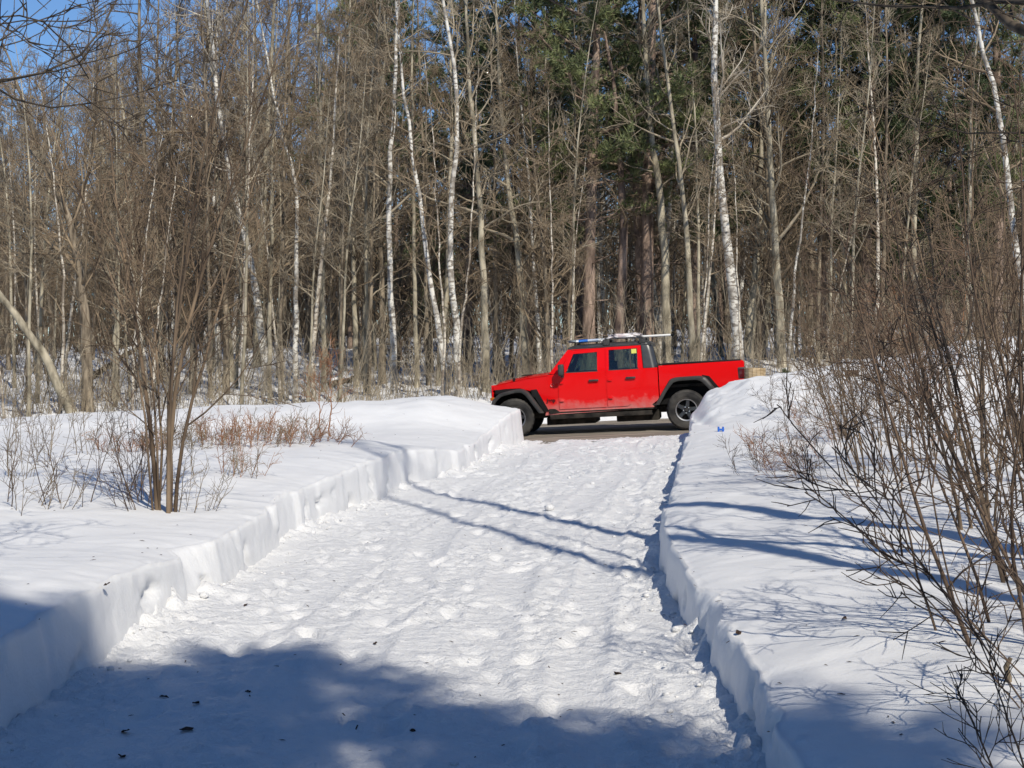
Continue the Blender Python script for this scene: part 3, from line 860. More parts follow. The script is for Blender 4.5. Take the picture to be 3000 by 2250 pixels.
def banded(name, stops):
    m, n, b = new_mat(name)
    tc = nd(n, 'ShaderNodeTexCoord'); sp = nd(n, 'ShaderNodeSeparateXYZ'); rp = nd(n, 'ShaderNodeValToRGB')
    mr = nd(n, 'ShaderNodeMapRange'); mr.inputs[1].default_value = 1.10; mr.inputs[2].default_value = 1.95
    cr = rp.color_ramp; cr.interpolation = 'CONSTANT'
    cr.elements[0].position = stops[0][0]; cr.elements[0].color = (*stops[0][1], 1)
    cr.elements[1].position = stops[1][0]; cr.elements[1].color = (*stops[1][1], 1)
    for p, c in stops[2:]:
        e = cr.elements.new(p); e.color = (*c, 1)
    L = n.links.new
    L(tc.outputs['Object'], sp.inputs[0]); L(sp.outputs['X'], mr.inputs[0]); L(mr.outputs[0], rp.inputs['Fac']); L(rp.outputs['Color'], b.inputs['Base Color'])
    b.inputs['Roughness'].default_value = 0.45
    return m
M['board'] = banded('blue_white_vinyl', [(0, (.20, .23, .25)), (.24, (.75, .78, .8)), (.30, (.03, .17, .62)), (.52, (.55, .63, .78)), (.78, (.78, .8, .82)), (.92, (.05, .07, .1))])
o = on_truck(lumpy('ski_bag', (1.13, -.52, 1.862), (1.95, -.16, 1.925), M['board'], 3, 0.012))
tag(o, 'flat blue and white bag tied over the front of the truck roof', 'bag')
M['bundle'] = mottled('white_wrap', (.62, .52, .54), (.86, .84, .84), 9, (1, 1, 1), 0.6, 0.6)
o = on_truck(lumpy('wrapped_bundle', (1.98, -.48, 1.90), (2.58, -.02, 2.0), M['bundle'], 8, 0.045))
tag(o, 'lumpy white wrapped bundle lying between the roof bars', 'bundle')
tube = empty('white_tube'); tube.matrix_world = TW
v, f = lathe_y([(0, -.02), (.023, -.02), (.025, .0), (.025, .58), (.0, .58)], 18)
obj('tube_body', mesh_from('tube_body', [(y + 2.63, x + .28, z + 1.924) for x, y, z in v], f, True, 40), M['white'], tube)
v, f = lathe_y([(0, -.0), (.028, .0), (.028, .04), (.0, .045)], 18)
obj('end_cap', mesh_from('end_cap', [(y + 3.205, x + .28, z + 1.924) for x, y, z in v], f, True, 40), M['black'], tube)
tag(tube, 'white tube with black end cap sticking out behind the truck roof', 'tube')
# ------------------------------------------------------------------ branching plants
class Tubes:
    """collects branch polylines and turns them into one mesh of tapered tubes"""
    def __init__(self): self.g = {}
    def add(self, P, r, sides): self.batch(np.asarray(P, float)[None], np.asarray(r, float)[None], sides)
    def batch(self, P, r, sides): self.g.setdefault((P.shape[1], sides), []).append((P, r))
    def mesh(self, name):
        V, F, base = [], [], 0
        for (n, k), items in self.g.items():
            P = np.concatenate([i[0] for i in items]); rr = np.concatenate([i[1] for i in items])
            m = len(P)
            T = np.gradient(P, axis=1)
            T /= np.linalg.norm(T, axis=2, keepdims=True) + 1e-9
            t0 = P[:, -1] - P[:, 0]; t0 /= np.linalg.norm(t0, axis=1, keepdims=True) + 1e-9
            ref = np.where((np.abs(t0[:, 2]) > 0.75)[:, None], np.array([1.0, 0.13, 0]), np.array([0, 0.11, 1.0]))[:, None, :]
            U = np.cross(T, ref); U /= np.linalg.norm(U, axis=2, keepdims=True) + 1e-9
            W = np.cross(T, U)
            a = np.arange(k) * 2 * np.pi / k
            ring = P[:, :, None, :] + rr[:, :, None, None] * (np.cos(a)[None, None, :, None] * U[:, :, None, :] + np.sin(a)[None, None, :, None] * W[:, :, None, :])
            V.append(ring.reshape(-1, 3))
            idx = base + np.arange(m * n * k).reshape(m, n, k)
            A = idx[:, :-1, :]; B = np.roll(A, -1, axis=2); D = idx[:, 1:, :]; C = np.roll(D, -1, axis=2)
            F.append(np.stack([A, B, C, D], -1).reshape(-1, 4))
            base += m * n * k
        return mesh_from(name, np.concatenate(V), np.concatenate(F), True)

def unit(v):
    return v / (np.linalg.norm(v) + 1e-9)
def shoot(rng, p, d, L, n, wig, up):
    """a wandering polyline of n points"""
    pts = [np.array(p, float)]
    d = unit(np.array(d, float)); s = L / (n - 1)
    for _ in range(n - 1):
        d = unit(d + rng.normal(0, wig, 3) + np.array([0, 0, up]))
        pts.append(pts[-1] + d * s)
    return np.array(pts)
def along(P, t):
    s = np.concatenate([[0], np.cumsum(np.linalg.norm(np.diff(P, axis=0), axis=1))])
    x = t * s[-1]
    i = min(max(np.searchsorted(s, x) - 1, 0), len(P) - 2)
    f = (x - s[i]) / (s[i + 1] - s[i] + 1e-9)
    return P[i] * (1 - f) + P[i + 1] * f, unit(P[i + 1] - P[i]), s[-1]
def side_dirs(rng, D, ang):
    """turn each direction by its angle to a random side"""
    ref = np.where((np.abs(D[:, 2]) > .7)[:, None], np.array([1.0, 0, 0]), np.array([0, 0, 1.0]))
    u = np.cross(D, ref); u /= np.linalg.norm(u, axis=1, keepdims=True) + 1e-9
    w = np.cross(D, u)
    az = rng.uniform(0, 2 * np.pi, len(D))[:, None]; ang = ang[:, None]
    return D * np.cos(ang) + np.sin(ang) * (np.cos(az) * u + np.sin(az) * w)
def side_dir(rng, d, ang): return side_dirs(rng, np.asarray(d, float)[None], np.array([ang]))[0]
def shoots(rng, p, D, L, n, wig, up):
    """many wandering polylines at once"""
    out = np.zeros((len(p), n, 3)); out[:, 0] = p
    d = D; st = (np.asarray(L) / (n - 1))[:, None]
    for k in range(1, n):
        d = d + rng.normal(0, wig, d.shape); d[:, 2] += up
        d = d / (np.linalg.norm(d, axis=1, keepdims=True) + 1e-9)
        out[:, k] = out[:, k - 1] + d * st
    return out
def on_lines(P, t):
    """points and tangents at parameter t (m, c) of polylines P (m, n, 3)"""
    n = P.shape[1]
    x = np.clip(t, 0, .999) * (n - 1); i = x.astype(int); f = (x - i)[..., None]
    m = np.arange(len(P))[:, None]
    a, b = P[m, i], P[m, i + 1]
    d = b - a; d = d / (np.linalg.norm(d, axis=2, keepdims=True) + 1e-9)
    return a * (1 - f) + b * f, d
def branch_out(rng, tb, P, r, n1, t0, l1, ang=(35, 70), up=0.08, n2=6, n3=4, minr=0.004, sides=(4, 3, 3), limb=None, taper=1.0, wig=0.12, stems=None):
    """limbs, branches and twigs along stems P (m, n, 3) with radii r (m, n)"""
    P = np.asarray(P, float); r = np.asarray(r, float)
    if P.ndim == 2: P, r = P[None], r[None]
    m = len(P)
    q = (np.arange(n1)[None, :] + rng.uniform(0, 1, (m, n1))) / n1
    t = t0 + (1 - t0) * q
    p, d = on_lines(P, t)
    ti = np.clip((t * (r.shape[1] - 1)).astype(int), 0, r.shape[1] - 1)
    rr = np.take_along_axis(r, ti, 1).ravel()
    L = (l1 * (1 - .72 * q ** 1.3 * taper) * rng.uniform(.5, 1.15, q.shape)).ravel()
    lr = np.maximum(np.minimum(rr * .55, .014 * L + .006), minr)
    B = shoots(rng, p.reshape(-1, 3), side_dirs(rng, d.reshape(-1, 3), np.radians(rng.uniform(*ang, len(L)))), L, 7, wig, up)
    (limb or tb).batch(B, lr[:, None] * np.linspace(1, 0, 7) + np.maximum(lr * .25, minr)[:, None] * np.linspace(0, 1, 7), sides[0])
    if not n2: return
    t2 = rng.uniform(.2, 1, (len(B), n2))
    p, d = on_lines(B, t2)
    L2 = (L[:, None] * rng.uniform(.22, .5, t2.shape) * (1.15 - .55 * t2) + .1).ravel()
    r2 = np.maximum(lr[:, None] * (1 - .7 * t2) * .6, minr).ravel()
    Q = shoots(rng, p.reshape(-1, 3), side_dirs(rng, d.reshape(-1, 3), np.radians(rng.uniform(25, 60, len(L2)))), L2, 4, wig * 1.2, up)
    tb.batch(Q, r2[:, None] * np.linspace(1, 0, 4) + np.maximum(r2 * .4, minr * .8)[:, None] * np.linspace(0, 1, 4), sides[1])
    if not n3: return
    t3 = rng.uniform(.15, 1, (len(Q), n3))
    p, d = on_lines(Q, t3)
    L3 = (L2[:, None] * rng.uniform(.25, .6, t3.shape) + .05).ravel()
    Z = shoots(rng, p.reshape(-1, 3), side_dirs(rng, d.reshape(-1, 3), np.radians(rng.uniform(20, 55, len(L3)))), L3, 3, wig * 1.3, up)
    tb.batch(Z, np.tile(np.array([minr, minr * .85, minr * .5]), (len(Z), 1)), sides[2])

def trunk_pts(rng, H, lean=0.02, wig=0.02, n=12):
    P = [np.zeros(3)]
    d = unit(np.array([rng.normal(0, lean), rng.normal(0, lean), 1]))
    for k in range(n - 1):
        d = unit(d + np.array([rng.normal(0, wig), rng.normal(0, wig), 0.02]))
        P.append(P[-1] + d * H / (n - 1))
    return np.array(P)
def trunk_rad(r0, n, top=0.12):
    t = np.linspace(0, 1, n)
    r = r0 * (1 - (1 - top) * t ** 0.9)
    r[0] *= 1.28
    return r

# a kind of tree: its trunk mesh and crown mesh, shared by every copy
KINDS = {}
def bare_kind(key, seed, H, r0, n1, t0, l1, ang, n2, n3, tm, cm, up=0.08, minr=0.006, limb_on_trunk=False, wig=0.16):
    rng = np.random.RandomState(seed)
    P = trunk_pts(rng, H, .03, .03); r = trunk_rad(r0, len(P))
    tr, cr = Tubes(), Tubes()
    P[0, 2] -= 0.4
    tr.add(P, r, 9)
    branch_out(rng, cr, P, r, n1, t0, l1, ang, up, n2, n3, minr, limb=tr if limb_on_trunk else None, wig=wig)
    tm_, cm_ = tr.mesh('trunk'), cr.mesh('crown')
    tm_.materials.append(M[tm]); cm_.materials.append(M[cm])
    KINDS[key] = (tm_, cm_)
def plant(key, name, loc, scale=1.0, rotz=0.0, lean=(0, 0), label=None, cat='tree', group=None):
    o = empty(name, loc, (lean[0], lean[1], rotz))
    o.scale = (scale, scale, scale)
    put(bpy.data.objects.new('trunk', KINDS[key][0]), o)
    put(bpy.data.objects.new('crown', KINDS[key][1]), o)
    return tag(o, label, cat, group)

for k in range(4):
    bare_kind('aspen%d' % k, 100 + k, 15 + k, 0.115 + .015 * k, 42, 0.13, 3.0, (40, 82), 8, 6, 'aspen' if k % 2 else 'bark', 'twig' if k % 2 else 'twig_shaded')
for k in range(3):
    bare_kind('maple%d' % k, 200 + k, 13 + k, 0.10 + .02 * k, 42, 0.10, 3.4, (32, 72), 9, 6, 'bark', 'twig_shaded' if k else 'twig', up=0.10)
for k in range(3):
    bare_kind('birch%d' % k, 300 + k, 14 + k, 0.095 + .012 * k, 36, 0.18, 2.6, (30, 70), 8, 6, 'birch', 'twig', up=0.05, limb_on_trunk=False)
for k in range(4):
    bare_kind('pole%d' % k, 400 + k, 8 + 1.3 * k, 0.04 + .008 * k, 26, 0.30, 1.7, (30, 80), 6, 4, 'aspen' if k % 2 else 'sapling', 'twig_grey' if k % 2 else 'twig', minr=0.005)

def pine_kind(key, seed, H, r0, t0, lmax, mat, dens=1.0):
    rng = np.random.RandomState(seed)
    P = trunk_pts(rng, H, 0.015, 0.012); r = trunk_rad(r0, len(P), 0.1)
    P[0, 2] -= 0.4
    tr = Tubes(); tr.add(P, r, 10)
    tufts_p, tufts_d, tufts_s = [], [], []
    z = t0
    # dead lower stubs
    for k in range(26):
        p, d, _ = along(P, rng.uniform(0.06, t0 + 0.1))
        L = rng.uniform(0.4, 1.6)
        tr.add(shoot(rng, p, side_dir(rng, d, R(rng.uniform(70, 100))), L, 4, 0.1, 0.0), np.array([.02, .014, .01, .006]), 4)
    while z < 0.985:
        q = (z - t0) / (1 - t0)
        L0 = lmax * (0.35 + 0.65 * math.sin(min(1, q * 2.2 + 0.25) * math.pi / 2)) * (1 - q ** 1.6) + 0.35
        for k in range(rng.randint(3, 6)):
            p, d, _ = along(P, z + rng.uniform(-.01, .01))
            L = L0 * rng.uniform(0.55, 1.15)
            B = shoot(rng, p, side_dir(rng, d, R(rng.uniform(70, 95) - 35 * q)), L, 7, 0.07, 0.05)
            tr.add(B, np.linspace(.012 + .012 * L, .006, 7), 5)
            nb = int((7 + 6 * L) * dens)
            p2, d2 = on_lines(B[None], rng.uniform(.25, 1.0, (1, nb)))
            dd = side_dirs(rng, d2[0], np.radians(rng.uniform(25, 75, nb))); dd[:, 2] = dd[:, 2] * .5 + .12
            Q = shoots(rng, p2[0], dd, rng.uniform(.25, .8, nb), 4, .1, .08)
            tr.batch(Q, np.tile(np.array([.008, .007, .005, .003]), (nb, 1)), 3)
            p3, d3 = on_lines(Q, np.tile(np.array([.3, .5, .75, .97]), (nb, 1)))
            tufts_p.append(p3.reshape(-1, 3)); tufts_d.append(d3.reshape(-1, 3)); tufts_s.append(rng.uniform(.15, .26, nb * 4))
        z += rng.uniform(0.022, 0.05)
    tp, td, ts = np.concatenate(tufts_p), np.concatenate(tufts_d), np.concatenate(tufts_s)
    n = 9
    rs = np.random.RandomState(seed + 1)
    rd = rs.normal(0, 1, (len(tp), n, 3)); rd /= np.linalg.norm(rd, axis=2, keepdims=True)
    dr = td[:, None, :] * 0.75 + rd * 0.85; dr[:, :, 2] += .15
    dr /= np.linalg.norm(dr, axis=2, keepdims=True)
    wv = np.cross(dr, rs.normal(0, 1, dr.shape)); wv /= np.linalg.norm(wv, axis=2, keepdims=True) + 1e-9
    a = tp[:, None, :] + np.zeros_like(dr); L = ts[:, None, None]
    V = np.stack([a - wv * L * .075, a + wv * L * .075, a + dr * L], 2).reshape(-1, 3)
    F = np.arange(len(V)).reshape(-1, 3)
    cm = mesh_from('crown', V, F)
    tm = tr.mesh('trunk')
    tm.materials.append(M['pine_bark']); cm.materials.append(M[mat])
    KINDS[key] = (tm, cm)
pine_kind('pine0', 500, 19, .20, .26, 3.4, 'needles')
pine_kind('pine1', 501, 17, .17, .24, 3.0, 'needles_dark')
pine_kind('pine2', 502, 20, .23, .30, 3.8, 'needles')
pine_kind('pine3', 503, 12, .12, .16, 2.6, 'needles_dark', 1.1)
pine_kind('spruce', 504, 14, .15, .10, 3.4, 'needles_dark', 1.5)

# ------------------------------------------------------------------ trees one can pick out, each on its own line in the photograph
K = 3000 / 2212.0
def hero(name, kind, line, Y, r0, H, label, n1=26, t0=0.25, l1=2.4, ang=(30, 65), n2=5, n3=4, up=0.06, twig=None, minr=0.0065, cat='tree', group=None, base=None):
    rng = np.random.RandomState(int(line[0][0] * 7 + line[-1][1] * 3) % 100000)
    pts = [np.array(at(x * K, y * K, Y)) for x, y in line]
    bx = base if base is not None else pts[0][0] - (pts[1][0] - pts[0][0]) / max(pts[1][2] - pts[0][2], .3) * max(pts[0][2] - ground_z(pts[0][0], Y), 0) * .6
    gz = ground_z(bx, Y)
    root = np.array([bx, Y, gz])
    pts = [p for p in pts if p[2] > gz + 0.3]
    pts = [root - np.array([0, 0, .3])] + pts
    d = unit(pts[-1] - pts[-2]); d = unit(d + np.array([0, rng.normal(0, .05), .3]))
    while pts[-1][2] - gz < H:
        d = unit(d + rng.normal(0, .03, 3)); pts.append(pts[-1] + d * 1.0)
    P = np.array(pts)
    s = np.concatenate([[0], np.cumsum(np.linalg.norm(np.diff(P, axis=0), axis=1))])
    n = 22
    tt = np.linspace(0, s[-1], n)
    P = np.stack([np.interp(tt, s, P[:, i]) for i in range(3)], 1)
    for _ in range(2): P[1:-1] = .25 * P[:-2] + .5 * P[1:-1] + .25 * P[2:]
    P[1:-1] += rng.normal(0, .015, (n - 2, 3))
    P = P - root
    r = trunk_rad(r0, n, .12)
    tr, cr = Tubes(), Tubes()
    tr.add(P, r, 10)
    branch_out(rng, cr, P, r, n1, t0, l1, (ang[0], ang[1] + 8), up, n2, n3, minr, wig=.16)
    o = empty(name, root)
    obj('trunk', tr.mesh('trunk'), M[kind], o)
    obj('crown', cr.mesh('crown'), M[twig or 'twig'], o)
    return tag(o, label, cat, group)

hero('birch_tree', 'birch', [(1600, 800), (1593, 700), (1575, 560), (1556, 380), (1541, 200), (1545, 0)], 39.5, .145, 16, 'large white birch with dark rings rising behind the truck bed', 30, .34, 2.6, twig='twig_pale')
hero('birch_tree', 'birch', [(852, 850), (848, 700), (838, 560), (842, 400), (850, 250), (862, 0)], 41, .10, 15, 'white birch left of centre whose straight top reaches the frame', 26, .3, 2.2, twig='twig_grey')
hero('birch_tree', 'birch', [(968, 865), (950, 720), (930, 600), (905, 420), (876, 220)], 38.6, .085, 12, 'leaning white birch, the left one of the close pair before the pines', 26, .35, 2.0)
hero('birch_tree', 'birch', [(992, 865), (985, 700), (968, 520), (975, 420), (991, 300), (985, 150), (955, 0)], 40, .105, 15, 'crooked white birch with forked top just right of the leaning birch', 28, .4, 2.4, twig='twig_grey')
hero('pale_sapling', 'sapling', [(988, 862), (995, 720), (1012, 580)], 37.6, .042, 7.5, 'thin pale sapling standing before the crooked white birch', 20, .3, 1.2, n2=4, n3=3)
hero('pale_sapling', 'sapling', [(1193, 790), (1195, 640), (1189, 450)], 37.8, .034, 7, 'thin straight white sapling seen just over the truck hood', 18, .4, 1.1, n2=4, n3=3)
hero('pale_sapling', 'sapling', [(955, 862), (960, 720), (948, 560)], 37.8, .036, 7.5, 'thin pale sapling at the foot of the leaning birch', 18, .35, 1.2, n2=4, n3=3)
hero('aspen_tree', 'aspen', [(1052, 830), (1048, 700), (1042, 560), (1034, 400), (1018, 230), (1010, 100)], 41, .115, 14, 'grey-green aspen left of the truck cab with a gently bent trunk', 30, .3, 2.6, twig='twig_grey')
hero('aspen_tree', 'aspen', [(1138, 830), (1132, 700), (1120, 520), (1092, 380), (1085, 250)], 43, .12, 13, 'grey aspen forking over the truck hood', 32, .25, 2.8, twig='twig_grey')
hero('pine_bole', 'pine_bark', [(1335, 800), (1345, 600), (1350, 480), (1340, 380)], 44, .19, 10, 'broken brown pine trunk with dead limbs behind the truck roof', 22, .4, 2.4, ang=(60, 95), n2=5, n3=3, up=0.0)
hero('grey_tree', 'aspen', [(1440, 800), (1438, 640), (1435, 500), (1418, 380), (1400, 250)], 43.5, .15, 15, 'stout grey trunk right behind the truck cab', 30, .35, 2.6, twig='twig_grey')
hero('grey_tree', 'aspen', [(1500, 800), (1490, 650), (1486, 500), (1470, 380), (1452, 250)], 42, .10, 13, 'slim grey trunk between the cab and the big birch', 28, .3, 2.4, twig='twig_grey')
hero('aspen_tree', 'aspen', [(1690, 800), (1682, 640), (1670, 480), (1665, 350), (1655, 150)], 42, .13, 14, 'grey aspen with upswept limbs right of the big birch', 36, .22, 3.0, ang=(30, 50), up=.03, twig='twig_grey')
hero('pale_sapling', 'birch', [(1703, 780), (1716, 620), (1735, 460), (1752, 335)], 40, .045, 8, 'thin white birch sapling leaning right beside the grey aspen', 18, .5, 1.0, n2=4, n3=3)
hero('pale_sapling', 'sapling', [(1525, 800), (1520, 680), (1528, 540)], 38.5, .034, 7, 'thin pale sapling left of the big birch trunk', 18, .4, 1.1, n2=4, n3=3)
hero('pale_sapling', 'sapling', [(1600, 770), (1597, 650), (1592, 560)], 38.3, .032, 6.5, 'thin pale sapling touching the big birch from the right', 16, .5, 1.0, n2=4, n3=3)
hero('birch_tree', 'birch', [(2215, 760), (2208, 640), (2185, 450), (2165, 280), (2135, 140), (2100, 30)], 33.0, .105, 12, 'tall sunlit birch by the right frame edge leaning left at its top', 26, .3, 2.2)
hero('oak_tree', 'bark', [(192, 870), (186, 720), (174, 600), (160, 520), (150, 460), (120, 400), (90, 330)], 40, .175, 9.5, 'thick dark forked tree in the left woods', 34, .3, 3.4, ang=(30, 65), up=.08)
hero('oak_tree', 'dark_bark', [(176, 640), (164, 560), (150, 470), (190, 400), (210, 250)], 41.5, .10, 9.5, 'black trunk close behind the thick forked tree on the left', 26, .35, 2.8)
hero('leaning_trunk', 'aspen', [(163, 890), (110, 790), (40, 690), (-30, 600)], 38.5, .145, 6.4, 'snow-dusted trunk leaning left out of the roadside bank', 12, .5, 2.2, n2=4, n3=3)
hero('birch_tree', 'birch', [(640, 860), (640, 720), (641, 560), (645, 420), (622, 330), (600, 250)], 42, .085, 12, 'slim white birch with a crooked top in the left woods', 24, .4, 2.2)
hero('birch_tree', 'birch', [(575, 800), (545, 560), (510, 440), (482, 300), (462, 150), (450, 0)], 44, .13, 15, 'tall white birch behind the near clump of stems, leaning left', 28, .4, 2.6, twig='twig_pale')
hero('pale_sapling', 'sapling', [(286, 885), (288, 760), (302, 640)], 37.8, .045, 6.5, 'pale sapling in the left woods, left one of a pair', 16, .4, 1.2, n2=4, n3=3)
hero('pale_sapling', 'sapling', [(326, 885), (333, 760), (348, 640)], 37.6, .040, 6.2, 'pale sapling in the left woods, right one of a pair', 16, .4, 1.2, n2=4, n3=3)
hero('pale_sapling', 'sapling', [(130, 860), (140, 640), (128, 500)], 39, .05, 8, 'pale thin trunk between the leaning trunk and the forked tree', 18, .3, 1.4, n2=4, n3=3)
for i, (x, xt, Y, kk, r0, lab) in enumerate([
    (582, 588, 42, 'aspen', .075, 'straight grey trunk right of the near clump of stems'),
    (606, 612, 43, 'bark', .07, 'brown trunk beside the slim white birch'),
    (700, 694, 44, 'aspen', .085, 'grey trunk halfway between the slim birch and the paired birches'),
    (735, 742, 41, 'bark', .05, 'thin brown trunk left of the white birch of the centre'),
    (770, 758, 45, 'aspen', .09, 'grey trunk close left of the white birch of the centre'),
    (795, 808, 43, 'bark', .07, 'brown trunk leaning right toward the white birch of the centre'),
    (900, 893, 44, 'aspen', .08, 'grey trunk between the centre birch and the leaning birch'),
    (925, 915, 46, 'bark', .075, 'brown trunk behind the leaning white birch'),
    (1075, 1068, 46, 'bark', .085, 'brown trunk right of the bent grey-green aspen'),
    (1105, 1112, 45, 'dark_bark', .07, 'dark trunk over the front of the truck hood'),
    (1225, 1238, 44, 'bark', .06, 'slender brown trunk over the truck windscreen'),
    (1290, 1275, 47, 'dark_bark', .075, 'dark trunk behind the front of the truck roof'),
    (1385, 1376, 46, 'pine_bark', .16, 'brown pine trunk directly behind the roof bundle'),
    (1640, 1632, 45, 'bark', .06, 'thin brown trunk just right of the truck bed'),
    (1765, 1775, 44, 'bark', .07, 'brown trunk right of the leaning birch sapling'),
    (1830, 1815, 46, 'aspen', .085, 'grey trunk above the small evergreen on the right'),
    (1905, 1912, 43, 'bark', .075, 'brown trunk over the snow mound on the right'),
    (1990, 1972, 45, 'sapling', .05, 'pale slender trunk behind the right thicket'),
    (2085, 2095, 42, 'aspen', .08, 'grey trunk behind the right thicket near the frame edge'),
    (60, 52, 42, 'bark', .06, 'brown trunk by the left frame edge behind the leaning trunk'),
    (245, 256, 43, 'aspen', .07, 'grey trunk between the thick forked tree and the pale pair'),
    (455, 448, 43, 'bark', .07, 'brown trunk seen just right of the clump of stems'),
    (520, 536, 41, 'sapling', .04, 'thin pale trunk right of the clump of stems')]):
    hero('grey_tree' if kk == 'aspen' else 'brown_tree', kk, [(x, 850), (x + (xt - x) * .4, 640), (xt, 420), (xt + (xt - x) * .5, 220)], Y, r0, (11 + (i * 37 % 5)) if x > 250 else 6.5, lab, 24, .25, 2.6, n2=5, n3=3, twig='twig_grey' if i % 3 else 'twig', minr=.0055)

# conifers of the middle and right
rng = np.random.RandomState(77)
for i, (x, Y, key, s, lab) in enumerate([
    (1395, 45, 'pine2', 1.0, 'tallest white pine rising right behind the truck cab'),
    (1270, 44, 'pine0', 1.0, 'dark green pine above the truck windscreen'),
    (1150, 49, 'pine1', 1.05, 'dark pine above the truck hood'),
    (1500, 47, 'pine1', 1.0, 'pine crown seen left of the big birch top'),
    (1640, 50, 'pine0', 1.05, 'pine crown right of the big birch top'),
    (1250, 62, 'pine2', 1.0, 'far pine behind the dark pine above the windscreen'),
    (1010, 54, 'pine1', 1.0, 'far pine above the paired white birches'),
    (760, 70, 'pine0', 1.0, 'far pine standing left of the centre birch'),
    (1775, 48, 'pine1', .95, 'red-trunked pine in the right woods'),
    (1870, 46, 'pine0', .9, 'pine with open crown in the right woods'),
    (1970, 46, 'pine3', 1.1, 'small bushy pine behind the right thicket'),
    (2050, 46, 'pine1', .9, 'dark-trunked pine near the upper right corner'),
    (2150, 45, 'pine0', .95, 'pine at the right frame edge'),
    (1420, 66, 'pine0', 1.1, 'far pine behind the tallest white pine'),
    (1560, 68, 'pine2', 1.0, 'far pine directly behind the big birch'),
    (860, 66, 'pine3', 1.3, 'far low pine behind the centre birch')]):
    X = at(x * K, 1000, Y).x
    plant(key, 'pine_tree', (X, Y, ground_z(X, Y)), s, rng.uniform(0, 6), (0, 0), lab)
# ------------------------------------------------------------------ the woods behind, tree by tree
rng = np.random.RandomState(5)
lab = {'aspen': ('grey_tree', 'bare grey tree in the %s woods, %s', 'grey trees deep in the woods'),
       'maple': ('brown_tree', 'bare brown spreading tree in the %s woods, %s', 'brown trees deep in the woods'),
       'birch': ('birch_tree', 'white-barked birch standing in the %s woods, %s', 'birches deep in the woods'),
       'pole': ('young_tree', 'slender young tree in the %s woods, %s', 'young trees in the woods')}
spots = []
def try_spot(y0, y1, sep, lo=-.40, hi=.40):
    for _ in range(60):
        Y = math.sqrt(rng.uniform(y0 * y0, y1 * y1))
        X = rng.uniform(lo, hi) * Y
        if all((X - a) ** 2 + (Y - b) ** 2 > sep * sep for a, b in spots):
            spots.append((X, Y)); return X, Y
    spots.append((X, Y)); return X, Y
wood = []
def scatter(n, kinds, y0, y1, sep, smin, smax, lo=-.40, hi=.40):
    for _ in range(n):
        X, Y = try_spot(y0, y1, sep, lo, hi)
        k = kinds[rng.randint(len(kinds))]
        nm, lb, gr = lab[k[:-1]]
        s = rng.uniform(smin, smax)
        if X < -.12 * Y: s *= 1.08
        if X < -.235 * Y:                                  # the far left wood is lower: open sky above it
            top = CAM_H + .18 * Y + (X / Y + .30) * Y * .8
            s = min(s, max(.35, (top - ground_z(X, Y)) / {'aspen': 16.5, 'maple': 14, 'birch': 15, 'pole': 10}[k[:-1]]))
        side = 'far left' if X < -.22 * Y else 'left' if X < -.05 * Y else 'middle' if X < .14 * Y else 'right'
        lb = lb % (side, 'near the road' if Y < 48 else 'halfway in' if Y < 75 else 'far back')
        lb = ('tall ' if s > .97 else 'short ' if s < .82 else 'mid-sized ') + lb
        wood.append(plant(k, nm, (X, Y, ground_z(X, Y)), s, rng.uniform(0, 6.28), (rng.normal(0, .03), rng.normal(0, .03)), lb, 'tree', gr))
scatter(95, ['pole0', 'pole1', 'pole2', 'pole3'], 38.2, 60, 0.8, .7, 1.2)
scatter(55, ['aspen0', 'aspen1', 'maple0', 'maple1', 'birch0', 'pole3'], 42, 60, 1.3, .7, 1.0)
scatter(85, ['aspen0', 'aspen1', 'aspen2', 'aspen3', 'maple0', 'maple1', 'maple2', 'birch1', 'birch2'], 56, 90, 1.5, .75, 1.05)
scatter(65, ['aspen2', 'aspen3', 'maple0', 'maple1', 'maple2', 'birch2'], 85, 130, 1.8, .85, 1.15)
scatter(55, ['aspen0', 'aspen2', 'maple0', 'maple1', 'maple2', 'birch1'], 50, 110, 1.3, .9, 1.25, -.36, -.08)
# where several trees share a description, count them off from the left of the view
same = {}
for o in wood: same.setdefault(o['label'], []).append(o)
nth = ['first', 'second', 'third', 'fourth', 'fifth', 'sixth', 'seventh', 'eighth', 'ninth', 'tenth', 'eleventh', 'twelfth', 'thirteenth', 'fourteenth', 'fifteenth', 'sixteenth', 'seventeenth', 'eighteenth', 'nineteenth', 'twentieth', 'twenty-first', 'twenty-second', 'twenty-third', 'twenty-fourth', 'twenty-fifth', 'twenty-sixth', 'twenty-seventh', 'twenty-eighth']
for lb_, os_ in same.items():
    if len(os_) > 1:
        for k_, o in enumerate(sorted(os_, key=lambda o: o.location.x / o.location.y)):
            o['label'] = lb_ + ', ' + nth[min(k_, 27)] + ' from left'

